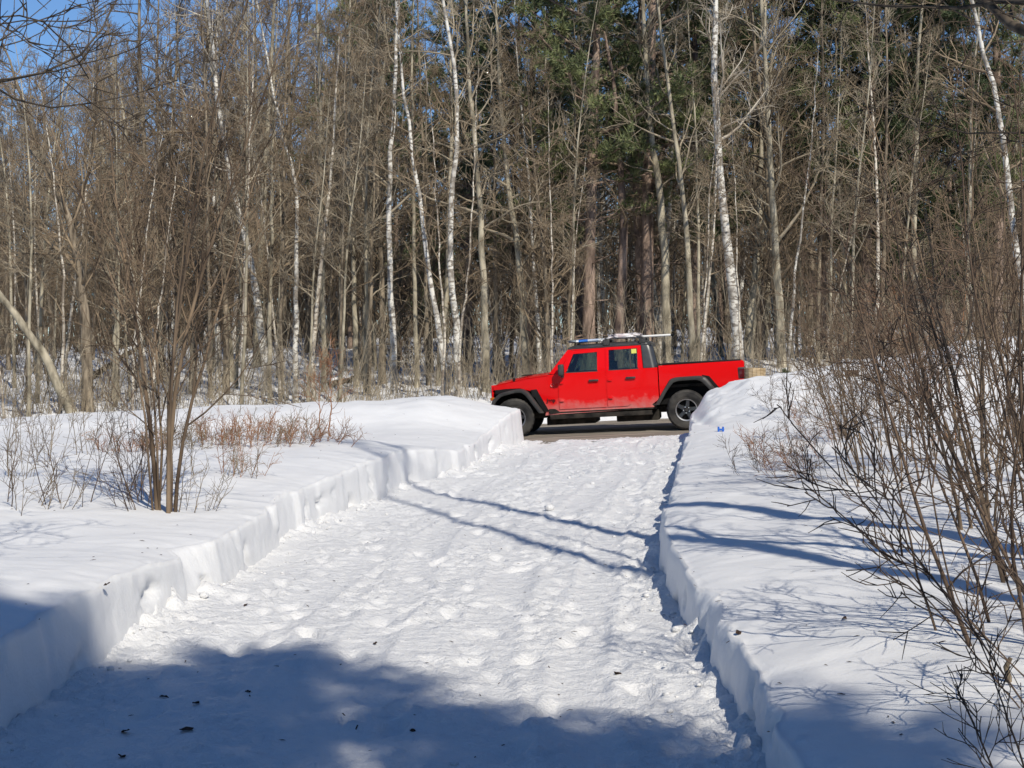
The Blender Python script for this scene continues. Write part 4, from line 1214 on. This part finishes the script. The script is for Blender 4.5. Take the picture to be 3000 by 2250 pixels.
# undergrowth nobody could count
def thicket(name, n, region, h, label, mat, seed, ntw=9, r=(.008, .02), minr=.005):
    rng = np.random.RandomState(seed)
    tb = Tubes()
    XY = np.array([region(rng) for _ in range(n)])
    p = np.column_stack([XY, ground_zs(XY[:, 0], XY[:, 1]) - .1])
    H = rng.uniform(*h, n)
    D = np.column_stack([rng.normal(0, .24, (n, 2)), np.ones(n)])
    P = shoots(rng, p, D, H, 5, .10, .02)
    r0 = rng.uniform(*r, n)[:, None]
    tb.batch(P, r0 * np.linspace(1, 0, 5) + minr * np.linspace(0, 1, 5), 3)
    q, d = on_lines(P, rng.uniform(.15, .98, (n, ntw)))
    L = (H[:, None] * rng.uniform(.1, .32, (n, ntw))).ravel()
    Z = shoots(rng, q.reshape(-1, 3), side_dirs(rng, d.reshape(-1, 3), np.radians(rng.uniform(25, 65, len(L)))), L, 3, .15, .06)
    tb.batch(Z, np.tile(np.array([minr, minr * .9, minr * .6]), (len(Z), 1)), 3)
    return tag(obj(name, tb.mesh(name), M[mat]), label, 'undergrowth', kind='stuff')
def woods_region(y0, y1):
    def f(rng):
        Y = math.sqrt(rng.uniform(y0 * y0, y1 * y1)); return rng.uniform(-.40, .40) * Y, Y
    return f
def verge(rng):
    X = rng.uniform(-15, 14); return X, float(road_near(X)) + ROAD_W + 0.7 + abs(rng.normal(0, 1.5))
thicket('woodland_undergrowth', 1300, woods_region(42, 75), (1.2, 4.5), 'dense brown saplings filling the woods behind the road', 'twig_shaded', 31, 12)
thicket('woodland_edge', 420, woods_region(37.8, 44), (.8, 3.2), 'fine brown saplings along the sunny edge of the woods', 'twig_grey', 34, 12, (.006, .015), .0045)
thicket('far_woodland', 2800, woods_region(78, 165), (4, 13), 'far mass of bare saplings deep in the woods, depth shade in their colour', 'twig_shaded', 32, 13, (.035, .08), .014)
thicket('roadside_brush', 1300, verge, (.4, 1.5), 'tan brush along the far side of the road', 'twig_grey', 33, 5, (.004, .009), .004)

# ------------------------------------------------------------------ shrubs
def shrub(name, base, n, h, lean, spread, r0, label, mat, nb=7, n2=3, n3=2, minr=.003, cat='shrub', group=None, seed=0, wig=.06, clump=.12, each=False, l1=.32, t0=.2, late=False):
    rng = np.random.RandomState(seed + int(abs(base[0]) * 131 + base[1] * 57))
    root = empty(name, base)
    tw, stems = Tubes(), Tubes()
    Ps, rs_ = [], []
    for k in range(n):
        a = rng.uniform(0, 2 * np.pi)
        p = np.array([math.cos(a), math.sin(a), 0]) * clump * rng.uniform(.2, 1) + np.array([0, 0, -.12])
        H = h * rng.uniform(.6, 1.1)
        d = np.array([lean[0] + spread * math.cos(a) * rng.uniform(.3, 1.1), lean[1] + spread * math.sin(a) * rng.uniform(.3, 1.1), 1.0])
        if late:                                            # stems rise together, then part
            P = [p]; dv = np.array([d[0] * .12, d[1] * .12, 1.0])
            for q_ in range(9):
                f_ = min(1, (q_ + .4) / 3)
                dv = unit(dv + .30 * (unit(d) - unit(dv)) * f_ + rng.normal(0, wig * .8, 3)); P.append(P[-1] + dv * H / 9)
            P = np.array(P)
        else: P = shoot(rng, p, d, H, 10, wig, .035)
        rr = r0 * rng.uniform(.4, 1.1)
        r = np.linspace(rr, max(rr * .18, minr), 10)
        st = Tubes() if each else stems
        st.add(P, r, 7 if each else 5)
        if each: obj('stem', st.mesh('stem'), M[mat], root)
        Ps.append(P); rs_.append(r)
    branch_out(rng, tw, np.array(Ps), np.array(rs_), nb, t0, h * l1, (18, 48), .05, n2, n3, minr, (4, 3, 3))
    if not each: obj('stems', stems.mesh('stems'), M[mat], root)['kind'] = 'stuff'
    obj('twigs', tw.mesh('twigs'), M[mat], root)['kind'] = 'stuff'
    return tag(root, label, cat, group)

# the near clump of stems on the left bank
b = ground_at(481, 1500)
shrub('multi_stem_tree', b, 9, 4.7, (.05, .05), .46, .021, 'tall clump of grey-brown stems growing from the left snow bank', 'shrub_brown', 10, 3, 3, .0035, 'tree', seed=4, clump=.09, each=True, wig=.05, l1=.26, t0=.25, late=True)
b = ground_at(470, 1490)
shrub('twiggy_shrub', b + Vector((-.25, .4, 0)), 9, 1.3, (-.1, 0), .45, .006, 'small dark twigs sprouting at the foot of the clump of stems', 'shrub_dark', 4, 2, 2, .0018, seed=9)
left = [(60, 1400, 7, 1.3, -.1, 'shrub', 'fine bare shrub at the left frame edge before the roadside bank'),
        (150, 1360, 6, 1.2, .1, 'shrub', 'fine bare shrub second from the left frame edge'),
        (40, 1480, 6, 1.0, .2, 'shrub_dark', 'low dark shrub at the left frame edge nearest the camera'),
        (215, 1480, 4, 1.3, .1, 'shrub_dark', 'thin upright twigs rising left of the clump of stems'),
        (345, 1448, 4, 1.5, .05, 'shrub_dark', 'thin dark whips just left of the clump of stems'),
        (100, 1500, 6, .9, .35, 'shrub', 'low spreading shrub at the front of the left bank'),
        (20, 1330, 8, 1.4, .0, 'shrub', 'upright shrub far left before the leaning trunk'),
        (260, 1330, 7, 1.1, .1, 'shrub', 'small bare shrub before the roadside bank left of the clump'),
        (640, 1405, 2, 1.3, .02, 'shrub', 'thin upright stem right of the clump of stems'),
        (700, 1390, 7, .75, .05, 'shrub_red', 'small russet shrub on the left bank'),
        (735, 1395, 6, .6, .12, 'shrub', 'tiny grey shrub beside the small russet shrub'),
        (400, 1490, 8, 1.0, -.25, 'shrub_dark', 'low dark twigs leaning left from the clump foot'),
        (560, 1500, 7, .8, .4, 'shrub', 'low twigs leaning right from the clump foot')]
for i, (x, y, n, h, ln, mt, lb) in enumerate(left):
    shrub('twiggy_shrub', ground_at(x, y), n, h * .75, (ln, .05), .4, .0058, lb, mt, 4, 2, 1, .0018, seed=20 + i, clump=.25, l1=.25)
for i, (x, y, n, h, ln) in enumerate([(560, 1308, 16, .85, .1), (640, 1308, 18, .95, .05), (710, 1306, 18, 1.0, .1), (775, 1305, 18, 1.0, .2), (835, 1302, 14, 1.0, .45), (880, 1300, 10, .9, .7), (490, 1312, 14, .8, 0), (420, 1318, 10, .7, 0), (330, 1320, 8, .6, 0)]):
    p = ground_at(x, y + 6); p.y += .5; p.z = ground_z(p.x, p.y)
    names = ['right behind', 'second right of', 'third right of', 'fourth right of', 'fifth right of, leaning away from', 'farthest right of', 'just left of', 'second left of', 'farthest left of']
    shrub('russet_brush', p, n, h * .5, (ln, .0), .35, .0052, 'russet brush clump on the left bank, ' + names[i] + ' the tall stems', 'shrub_red' if i % 3 else 'shrub', 5, 2, 1, .0022, seed=60 + i, clump=.6, l1=.25, group='russet brush on the left bank')
hero('red_sapling', 'shrub_red', [(688, 905), (690, 840), (692, 770)], 24.5, .014, 1.2, 'dark red sapling standing in the russet brush, left one', 10, .4, .5, n2=3, n3=2, twig='shrub_red', minr=.003, cat='sapling')
hero('red_sapling', 'shrub_red', [(712, 905), (715, 830), (716, 750)], 24.2, .016, 1.35, 'dark red sapling standing in the russet brush, right one', 10, .4, .5, n2=3, n3=2, twig='shrub_red', minr=.003, cat='sapling')

right = [(2504, 1417, 5, 2.4, -.30, .2, .020, 'shrub_brown', 'first upright shrub of the right thicket, nearest the lane'),
         (2580, 1432, 6, 3.0, -.26, .22, .020, 'shrub_brown', 'slim shrub second from the lane in the right thicket'),
         (2690, 1428, 5, 3.4, -.26, .22, .022, 'shrub_dark', 'dark shrub third from the lane in the right thicket'),
         (2862, 1548, 6, 3.9, -.16, .28, .034, 'shrub_brown', 'thick tan stems at the heart of the right thicket'),
         (2850, 1838, 4, 2.7, -.28, .2, .020, 'shrub_dark', 'dark leaning shrub low in front of the right thicket'),
         (2960, 1880, 5, 3.0, -.26, .25, .024, 'shrub_dark', 'dark stems fanning left from the lower right'),
         (3040, 1700, 6, 3.7, -.2, .28, .026, 'shrub_brown', 'dense stems at the right frame edge'),
         (3130, 1580, 6, 4.2, -.2, .3, .030, 'shrub_brown', 'tall stems entering from beyond the right frame edge'),
         (3180, 1850, 4, 2.6, -.5, .25, .018, 'shrub_dark', 'arching dark branches from beyond the lower right edge'),
         (3200, 2080, 5, 1.9, -.75, .3, .014, 'shrub_dark', 'near dark twigs arching over the right bank'),
         (3060, 2290, 3, .9, -.6, .3, .010, 'shrub_dark', 'nearest dark twigs in the lower right corner'),
         (2720, 1345, 8, 3.2, -.22, .3, .018, 'shrub_brown', 'bare shrub behind the dark third shrub of the right thicket'),
         (2890, 1390, 9, 3.8, -.22, .3, .022, 'shrub_brown', 'bushy shrub behind the thick tan stems'),
         (3020, 1360, 9, 4.2, -.22, .3, .024, 'shrub_brown', 'tall shrub behind the thicket at the right frame edge'),
         (2780, 1290, 8, 3.0, -.2, .3, .016, 'shrub_red', 'russet shrub on the slope of the snow mound'),
         (2600, 1300, 8, 2.2, -.3, .35, .013, 'shrub_brown', 'fine shrub at the foot of the snow mound'),
         (2440, 1340, 7, 1.3, -.4, .3, .007, 'shrub_red', 'russet shrub leaning left below the mound'),
         (2330, 1395, 9, .75, -.45, .35, .005, 'shrub_red', 'low russet twigs on the smooth right bank'),
         (2420, 1405, 8, 1.0, -.45, .35, .006, 'shrub_brown', 'low tan twigs beside the low russet twigs'),
         (2230, 1385, 6, .6, -.4, .4, .005, 'shrub_dark', 'few fine twigs nearest the lane on the right bank'),
         (2280, 1210, 5, .9, -.35, .3, .006, 'shrub_dark', 'thin dark whips on the crest of the mound by the tub'),
         (2390, 1230, 8, 1.3, -.3, .3, .009, 'shrub_brown', 'thin tan whips on the mound left of the brown sign'),
         (2640, 1180, 9, 1.8, -.2, .3, .012, 'shrub_brown', 'shrub on the mound right of the brown sign'),
         (2760, 1130, 9, 2.2, -.15, .3, .013, 'shrub_brown', 'shrub high on the mound near the right frame edge'),
         (2900, 1080, 9, 2.6, -.15, .3, .014, 'shrub_brown', 'tall shrub on the mound at the right frame edge'),
         (2560, 1370, 8, 2.6, -.3, .3, .015, 'shrub_brown', 'slender shrub just behind the slim second shrub'),
         (2640, 1385, 8, 3.0, -.3, .3, .016, 'shrub_dark', 'dark slender shrub left of the dark third shrub'),
         (2480, 1290, 8, 2.2, -.35, .3, .012, 'shrub_brown', 'fine shrub on the lower mound left of the sign posts'),
         (2690, 1240, 9, 2.8, -.25, .3, .015, 'shrub_brown', 'shrub at the middle of the mound slope'),
         (2960, 1290, 9, 3.4, -.25, .3, .017, 'shrub_brown', 'brown shrub on the mound by the right frame edge'),
         (2960, 1480, 7, 3.8, -.25, .3, .022, 'shrub_dark', 'dark shrub right of the thick tan stems')]
for i, (x, y, n, h, lx, sp, r0, mt, lb) in enumerate(right):
    shrub('bare_shrub', ground_at(x, y), max(3, int(n * (.85 if h > 2 else .8))), h * .9, (lx * .85, .05), sp, r0 * .58, lb, mt, 7, 3, 2 if h > 1.5 else 1, .0028 if h > 1.5 else .0020, seed=100 + i, clump=.22, wig=.065, t0=.15, l1=.24, each=h > 1.5)

# shrubs standing just outside the frame whose fine shadows streak the right bank
for i, (x, y, n, h) in enumerate([(3.3, 5.6, 7, 3.0), (3.9, 7.6, 7, 3.2), (4.6, 9.3, 7, 3.4), (3.6, 6.6, 6, 3.6), (5.6, 11.0, 7, 3.6)]):
    shrub('bare_shrub', Vector((x, y, ground_z(x, y))), n, h, (.05, 0), .3, .016, 'bare shrub of the right thicket outside the frame, ' + ['nearest', 'third nearest', 'fourth nearest', 'second nearest', 'farthest'][i] + ' one', 'shrub', 6, 3, 2, .003, seed=300 + i, clump=.2, each=True)
# ------------------------------------------------------------------ near trees, mostly outside the frame
def near_tree(name, x, y, H, r0, label, mat, seed, limbs=(), n1=34, t0=.3, l1=3.0, lean=(0, 0)):
    rng = np.random.RandomState(seed)
    P = trunk_pts(rng, H, .015, .02); P[:, 0] += lean[0] * P[:, 2]; P[:, 1] += lean[1] * P[:, 2]
    P[0, 2] -= .4
    r = trunk_rad(r0, len(P))
    tr, cr = Tubes(), Tubes()
    tr.add(P, r, 12)
    branch_out(rng, cr, P, r, n1, t0, l1, (35, 70), .06, 4, 3, .005, (5, 4, 3))
    base = np.array([x, y, ground_z(x, y)])
    for pts, ra in limbs:
        q = np.array([np.array(p) - base for p in pts])
        s = np.concatenate([[0], np.cumsum(np.linalg.norm(np.diff(q, axis=0), axis=1))])
        tt = np.linspace(0, s[-1], 14)
        q = np.stack([np.interp(tt, s, q[:, i]) for i in range(3)], 1)
        q[1:-1] = .25 * q[:-2] + .5 * q[1:-1] + .25 * q[2:]
        q[1:-1] += rng.normal(0, .012, (12, 3))
        rr = np.linspace(ra, max(ra * .25, .004), 14)
        cr.add(q, rr, 6)
        branch_out(rng, cr, q, rr, 9, .15, s[-1] * .28, (25, 60), .03, 3, 2, .0035, (4, 3, 3))
    o = empty(name, base)
    obj('trunk', tr.mesh('trunk'), M[mat], o)
    obj('crown', cr.mesh('crown'), M['dark_bark'], o)
    return tag(o, label, 'tree')
T2 = Vector((4.75, 7.2, 0))
near_tree('near_tree', 4.9, 7.0, 18, .19, 'near tree whose dark limb crosses the upper right corner', 'bark', 11,
          [([(4.9, 7.0, 3.0), at(3090, 150, 8.3), at(2960, 60, 8.9), at(2840, -20, 9.4), at(2700, -120, 10)], .06),
           ([(4.9, 7.0, 3.4), at(3060, 10, 8.5), at(2800, 22, 9.6), at(2500, 18, 10.6), at(2250, -20, 11.4)], .022),
           ([(4.9, 7.0, 2.4), at(3060, 400, 8.6), at(2850, 388, 9.2), at(2650, 340, 9.8)], .014)], 12, .8, 1.8)
near_tree('near_tree', 4.6, 4.6, 18, .16, 'tree right of the lane whose trunk shadow crosses the snow', 'bark', 12, (), 12, .8, 1.8)
near_tree('near_tree', 7.6, 9.6, 10, .06, 'slender tree beyond the right thicket out of the frame', 'bark', 15, (), 26, .3, 2.2)
near_tree('near_tree', -4.3, 6.0, 9, .09, 'near tree whose dark branches hang into the upper left corner', 'dark_bark', 13,
          [([(-4.3, 6.0, 2.6), at(-120, 260, 7.6), at(40, 236, 8.0), at(160, 218, 8.2), at(255, 150, 8.4), at(325, 85, 8.6), at(332, 10, 8.8)], .016),
           ([(-4.3, 6.0, 2.5), at(-60, 180, 8.0), at(60, 330, 8.4), at(200, 340, 8.8), at(420, 262, 9.2), at(520, 235, 9.4)], .010),
           ([(-4.3, 6.0, 3.2), at(-40, 12, 7.6), at(70, -14, 8.0)], .02),
           ([(-4.3, 6.0, 3.0), at(-30, 60, 7.8), at(60, 20, 8.2), at(150, 70, 8.6), at(260, 230, 9.0)], .007)], 10, .75, 1.2)
# conifers behind the camera that shade the foreground
for i, (x, y, s, key, lab_) in enumerate([(1.6, -4.6, .95, 'spruce', 'dark spruce behind the camera, leftmost of the row'), (4.3, -3.8, .88, 'spruce', 'dark spruce behind the camera, third from the left'), (6.3, -5.3, .92, 'spruce', 'dark spruce behind the camera, rightmost of the row'), (12.5, 13.5, .62, 'spruce', 'dark spruce beyond the right thicket'), (2.9, -4.8, .92, 'spruce', 'dark spruce behind the camera, second from the left')]):
    plant(key, 'pine_tree', (x, y, ground_z(x, y)), s, i * 1.7, (0, 0), lab_)

# unseen pines added behind and beside the camera to block sky light
rr_ = np.random.RandomState(8)
for i in range(34):
    a = R(-118 + i * 236 / 33 + rr_.uniform(-3, 3)) - math.pi / 2 * 1.0
    d = rr_.uniform(24, 36)
    x, y = d * math.cos(a), d * math.sin(a) + 4
    if y > 26 or (abs(math.degrees(math.atan2(x, -y + 6)) - 24) < 16 and d < 30): d *= 1.25; x, y = d * math.cos(a), d * math.sin(a) + 4
    if y > 25: continue
    plant(['pine0', 'pine1', 'pine2', 'spruce'][i % 4], 'pine_tree', (x, y, ground_z(x, y)), rr_.uniform(.9, 1.15), rr_.uniform(0, 6), (0, 0), 'tall unseen pine added around the camera to block sky light', 'tree', 'unseen pines added to block sky light')

# ------------------------------------------------------------------ small things
# snow lying along the leaning trunk and the fallen log
M['wood_tan'] = mottled('tan_weathered_wood', (.34, .24, .13), (.62, .48, .30), 6, (1, 1, 5), .85, .3)
M['brown_paint'] = mottled('dark_brown_board', (.030, .014, .010), (.075, .036, .024), 9, (1, 1, 3), .8)
M['blue'] = plain('blue_plastic', (.02, .12, .50), .4)
def tub():
    b = at(2212, 1118, 29.3); b.z = ground_z(b.x, b.y)
    top = at(2212, 1078, 29.3).z
    h = top - b.z + .12
    root = empty('wooden_tub', b - Vector((0, 0, .12)))
    n = 16
    for k in range(n):
        a0, a1 = 2 * math.pi * (k + .04) / n, 2 * math.pi * (k + .96) / n
        v = []
        for z, ro in ((0, .170), (h, .205)):
            for a, r in ((a0, ro), (a1, ro), (a1, ro - .025), (a0, ro - .025)):
                v.append((r * math.cos(a), r * math.sin(a), z))
        f = [(0, 1, 2, 3), (7, 6, 5, 4), (0, 4, 5, 1), (1, 5, 6, 2), (2, 6, 7, 3), (3, 7, 4, 0)]
        obj('stave', mesh_from('stave', v, f), M['wood_tan'], root)
    for z, r in ((h * .86, .203), (h * .25, .182)):
        v, f = lathe_y([(r, -.012), (r + .006, -.012), (r + .008, .012), (r, .012)], 32)
        obj('hoop', mesh_from('hoop', [(x, zz, y + z) for x, y, zz in v], f, True, 40), M['wood_tan'], root)
    v, f = lathe_y([(0, .0), (.19, .0), (.19, -.03)], 24)
    obj('snow_fill', mesh_from('snow_fill', [(x, zz, y + h * .93) for x, y, zz in v], f, True, 40), M['snow'], root)
    return tag(root, 'tan wooden tub sitting on the snow mound behind the truck tail', 'tub')
tub()
def sign():
    c = at(2495, 1100, 27.0)
    g = ground_z(c.x, c.y)
    root = empty('sign_board', (c.x, c.y, g))
    s = 27.0 / FPX
    rbox('board', (-20 * s, -.012, c.z - g - 16 * s), (20 * s, .012, c.z - g + 16 * s), M['brown_paint'], root, .004)
    for x in (-.095, .10):
        rbox('post', (x - .012, .013, -.3), (x + .012, .037, c.z - g + 12 * s), M['brown_paint'], root, .003)
    return tag(root, 'small dark brown board on thin posts among the right shrubs', 'sign')
sign()
def clip():
    p = ground_at(2113, 1266)
    root = empty('blue_marker', p)
    for x in (-.042, .028):
        rbox('prong', (x - .014, -.02, -.02), (x + .014, .02, .075), M['blue'], root, .006)
    rbox('crosspiece', (-.052, -.018, .015), (.045, .018, .045), M['blue'], root, .006)
    return tag(root, 'small blue plastic marker lying on the right snow bank', 'marker')
clip()
# low evergreen behind the tub
p = at(2305, 1100, 30.2)
e = plant('pine3', 'small_evergreen', (p.x, p.y, ground_z(p.x, p.y) - 0.2), .11, 1.2, (0, 0), 'small dark evergreen sapling right behind the wooden tub', 'sapling')
# fallen log under snow in the left woods
def log(name, a, b, r, label):
    a, b = np.array(a), np.array(b)
    rng = np.random.RandomState(3)
    P = a[None] + (b - a)[None] * np.linspace(0, 1, 14)[:, None] + rng.normal(0, .02, (14, 3))
    tb = Tubes(); tb.add(P - a, np.linspace(r, r * .7, 14), 10)
    root = empty(name, a)
    obj('bark', tb.mesh('bark'), M['dark_bark'], root)
    ts = Tubes(); Q = P - a + np.array([0, -.02, r * .62]); ts.add(Q, np.linspace(r * .55, r * .4, 14) * (1 + .3 * rng.rand(14)), 8)
    obj('snow_cap', ts.mesh('snow_cap'), M['snow'], root)
    return tag(root, label, 'log')
pa, pb = at(270, 1100, 45.5), at(415, 1005, 47.5)
log('fallen_log', pa, pb, .13, 'snow-topped fallen log slanting up in the left woods')
pa, pb = at(965, 1125, 43.0), at(1035, 1108, 43.5)
log('fallen_log', pa, pb, .12, 'short snow-topped log lying behind the left bank crest')
# bark scraps and leaves lying on the lane
M['leaf'] = mottled('dead_leaf', (.022, .014, .012), (.07, .04, .026), 40)
for i, (x, y, s, lb) in enumerate([(480, 2025, .018, 'dark bark scrap on the shaded snow, leftmost of the top pair'), (574, 2051, .022, 'dark curled leaf on the shaded snow, right one of the top pair'), (366, 2131, .02, 'dark scrap on the shaded snow, left of the brown leaf'), (550, 2137, .022, 'brown dead leaf lying on a paler patch of the shaded snow'), (356, 2200, .018, 'dark scrap near the lower left corner'), (317, 1904, .022, 'brown leaf at the foot of the left cut wall'), (720, 1771, .012, 'dark crumb by the notch of the left cut wall'), (1100, 1873, .014, 'brown bit on the sunlit lane left of centre'), (1810, 1973, .018, 'brown leaf on the sunlit lane near the right bank'), (1772, 1645, .014, 'dark twig bit beside the long trunk shadow'), (2474, 1818, .014, 'brown crumb on the right bank under the shrubs'), (2162, 1858, .014, 'dark crumb on the right bank near the crest'), (727, 2020, .012, 'small dark crumb on the shaded lane left of centre'), (1210, 2125, .012, 'small dark crumb on the shaded lane at centre')]):
    p = ground_at(x, y)
    rs = np.random.RandomState(i + 50)
    v, f = [], []
    n = 9
    v.append((0, 0, .006))
    for k in range(n):
        a = 2 * math.pi * k / n
        r = s * rs.uniform(.6, 1.3)
        v.append((r * 1.5 * math.cos(a), r * math.sin(a), s * rs.uniform(.0, .7)))
    for k in range(n): f.append((0, 1 + k, 1 + (k + 1) % n))
    m = len(v)
    v += [(a, b, c + .003) for a, b, c in v[:m]]
    f += [(b + m, a + m, c + m) for a, b, c in f[:n]][:n]
    f += [(1 + k, 1 + (k + 1) % n, 1 + (k + 1) % n + m, 1 + k + m) for k in range(n)]
    o = obj('dead_leaf', mesh_from('dead_leaf', v, f), M['leaf'])
    o.location = p + Vector((0, 0, .004)); o.rotation_euler = (rs.uniform(-.4, .4), rs.uniform(-.4, .4), rs.uniform(0, 6))
    tag(o, lb, 'leaf')
# broken stub standing in the snow at the right
p = ground_at(2955, 2000)
tb = Tubes(); tb.add(np.array([(0, 0, -.1), (.0, 0, .02), (-.012, 0, .06), (.008, 0, .10)]), np.array([.014, .013, .012, .009]), 7)
o = obj('broken_stub', tb.mesh('broken_stub'), M['shrub']); o.location = p
tag(o, 'short broken brown stub standing in snow at the lower right', 'stub')

# crumbs of snow at the feet of the cut walls and over the lane
rs = np.random.RandomState(91)
n = 300
Yc = rs.uniform(4.5, 29, n)
side = rs.randint(0, 2, n)
dd = np.where(rs.rand(n) < .85, np.abs(rs.normal(0, .14, n)), rs.uniform(0, 3.2, n))
Xc = np.where(side == 0, XL(Yc) + .02 + dd, XR(Yc) - .02 - dd)
keep = (Xc > XL(Yc)) & (Xc < XR(Yc)); Xc, Yc, dd = Xc[keep], Yc[keep], dd[keep]
Zc = drive_z(Xc, Yc)
sz = rs.gamma(2.0, .0045, len(Xc)) + .004
t_ = (1 + 5 ** .5) / 2
ico = np.array([(-1, t_, 0), (1, t_, 0), (-1, -t_, 0), (1, -t_, 0), (0, -1, t_), (0, 1, t_), (0, -1, -t_), (0, 1, -t_), (t_, 0, -1), (t_, 0, 1), (-t_, 0, -1), (-t_, 0, 1)], float) / 1.9
icf = np.array([(0, 11, 5), (0, 5, 1), (0, 1, 7), (0, 7, 10), (0, 10, 11), (1, 5, 9), (5, 11, 4), (11, 10, 2), (10, 7, 6), (7, 1, 8), (3, 9, 4), (3, 4, 2), (3, 2, 6), (3, 6, 8), (3, 8, 9), (4, 9, 5), (2, 4, 11), (6, 2, 10), (8, 6, 7), (9, 8, 1)])
V = ico[None] * (1 + rs.normal(0, .18, (len(Xc), 12, 3))) * sz[:, None, None] * np.array([1.2, 1.2, .85])
V = V + np.stack([Xc, Yc, Zc + sz * .35], 1)[:, None, :]
F = icf[None] + (np.arange(len(Xc)) * 12)[:, None, None]
tag(obj('snow_crumbs', mesh_from('snow_crumbs', V.reshape(-1, 3), F.reshape(-1, 3)), M['snow_rough']), 'crumbs of snow fallen along the feet of the cut walls', 'snow', kind='stuff')
# needles and bark flecks scattered on the snow
n = 420
Yc = 5 + 24 * rs.rand(n) ** 1.6
Xc = rs.uniform(-4.5, 4.5, n)
Zc = np.where((Xc > XL(Yc)) & (Xc < XR(Yc)), drive_z(Xc, Yc), ground_zs(Xc, Yc)) + .004
a = rs.uniform(0, 6.28, n); L = rs.uniform(.006, .022, n); w = rs.uniform(.0015, .004, n)
dx = np.stack([np.cos(a), np.sin(a), rs.normal(0, .15, n)], 1) * L[:, None]; dy = np.stack([-np.sin(a), np.cos(a), a * 0], 1) * w[:, None]
C = np.stack([Xc, Yc, Zc], 1); up = np.array([0, 0, .004])
V = np.stack([C - dx - dy, C + dx - dy, C + dx + dy, C - dx + dy, C + up], 1).reshape(-1, 3)
F = (np.array([(0, 1, 4), (1, 2, 4), (2, 3, 4), (3, 0, 4)])[None] + (np.arange(n) * 5)[:, None, None]).reshape(-1, 3)
tag(obj('bark_flecks', mesh_from('bark_flecks', V, F), M['leaf']), 'tiny bark flecks and needles scattered over the snow', 'litter', kind='stuff')
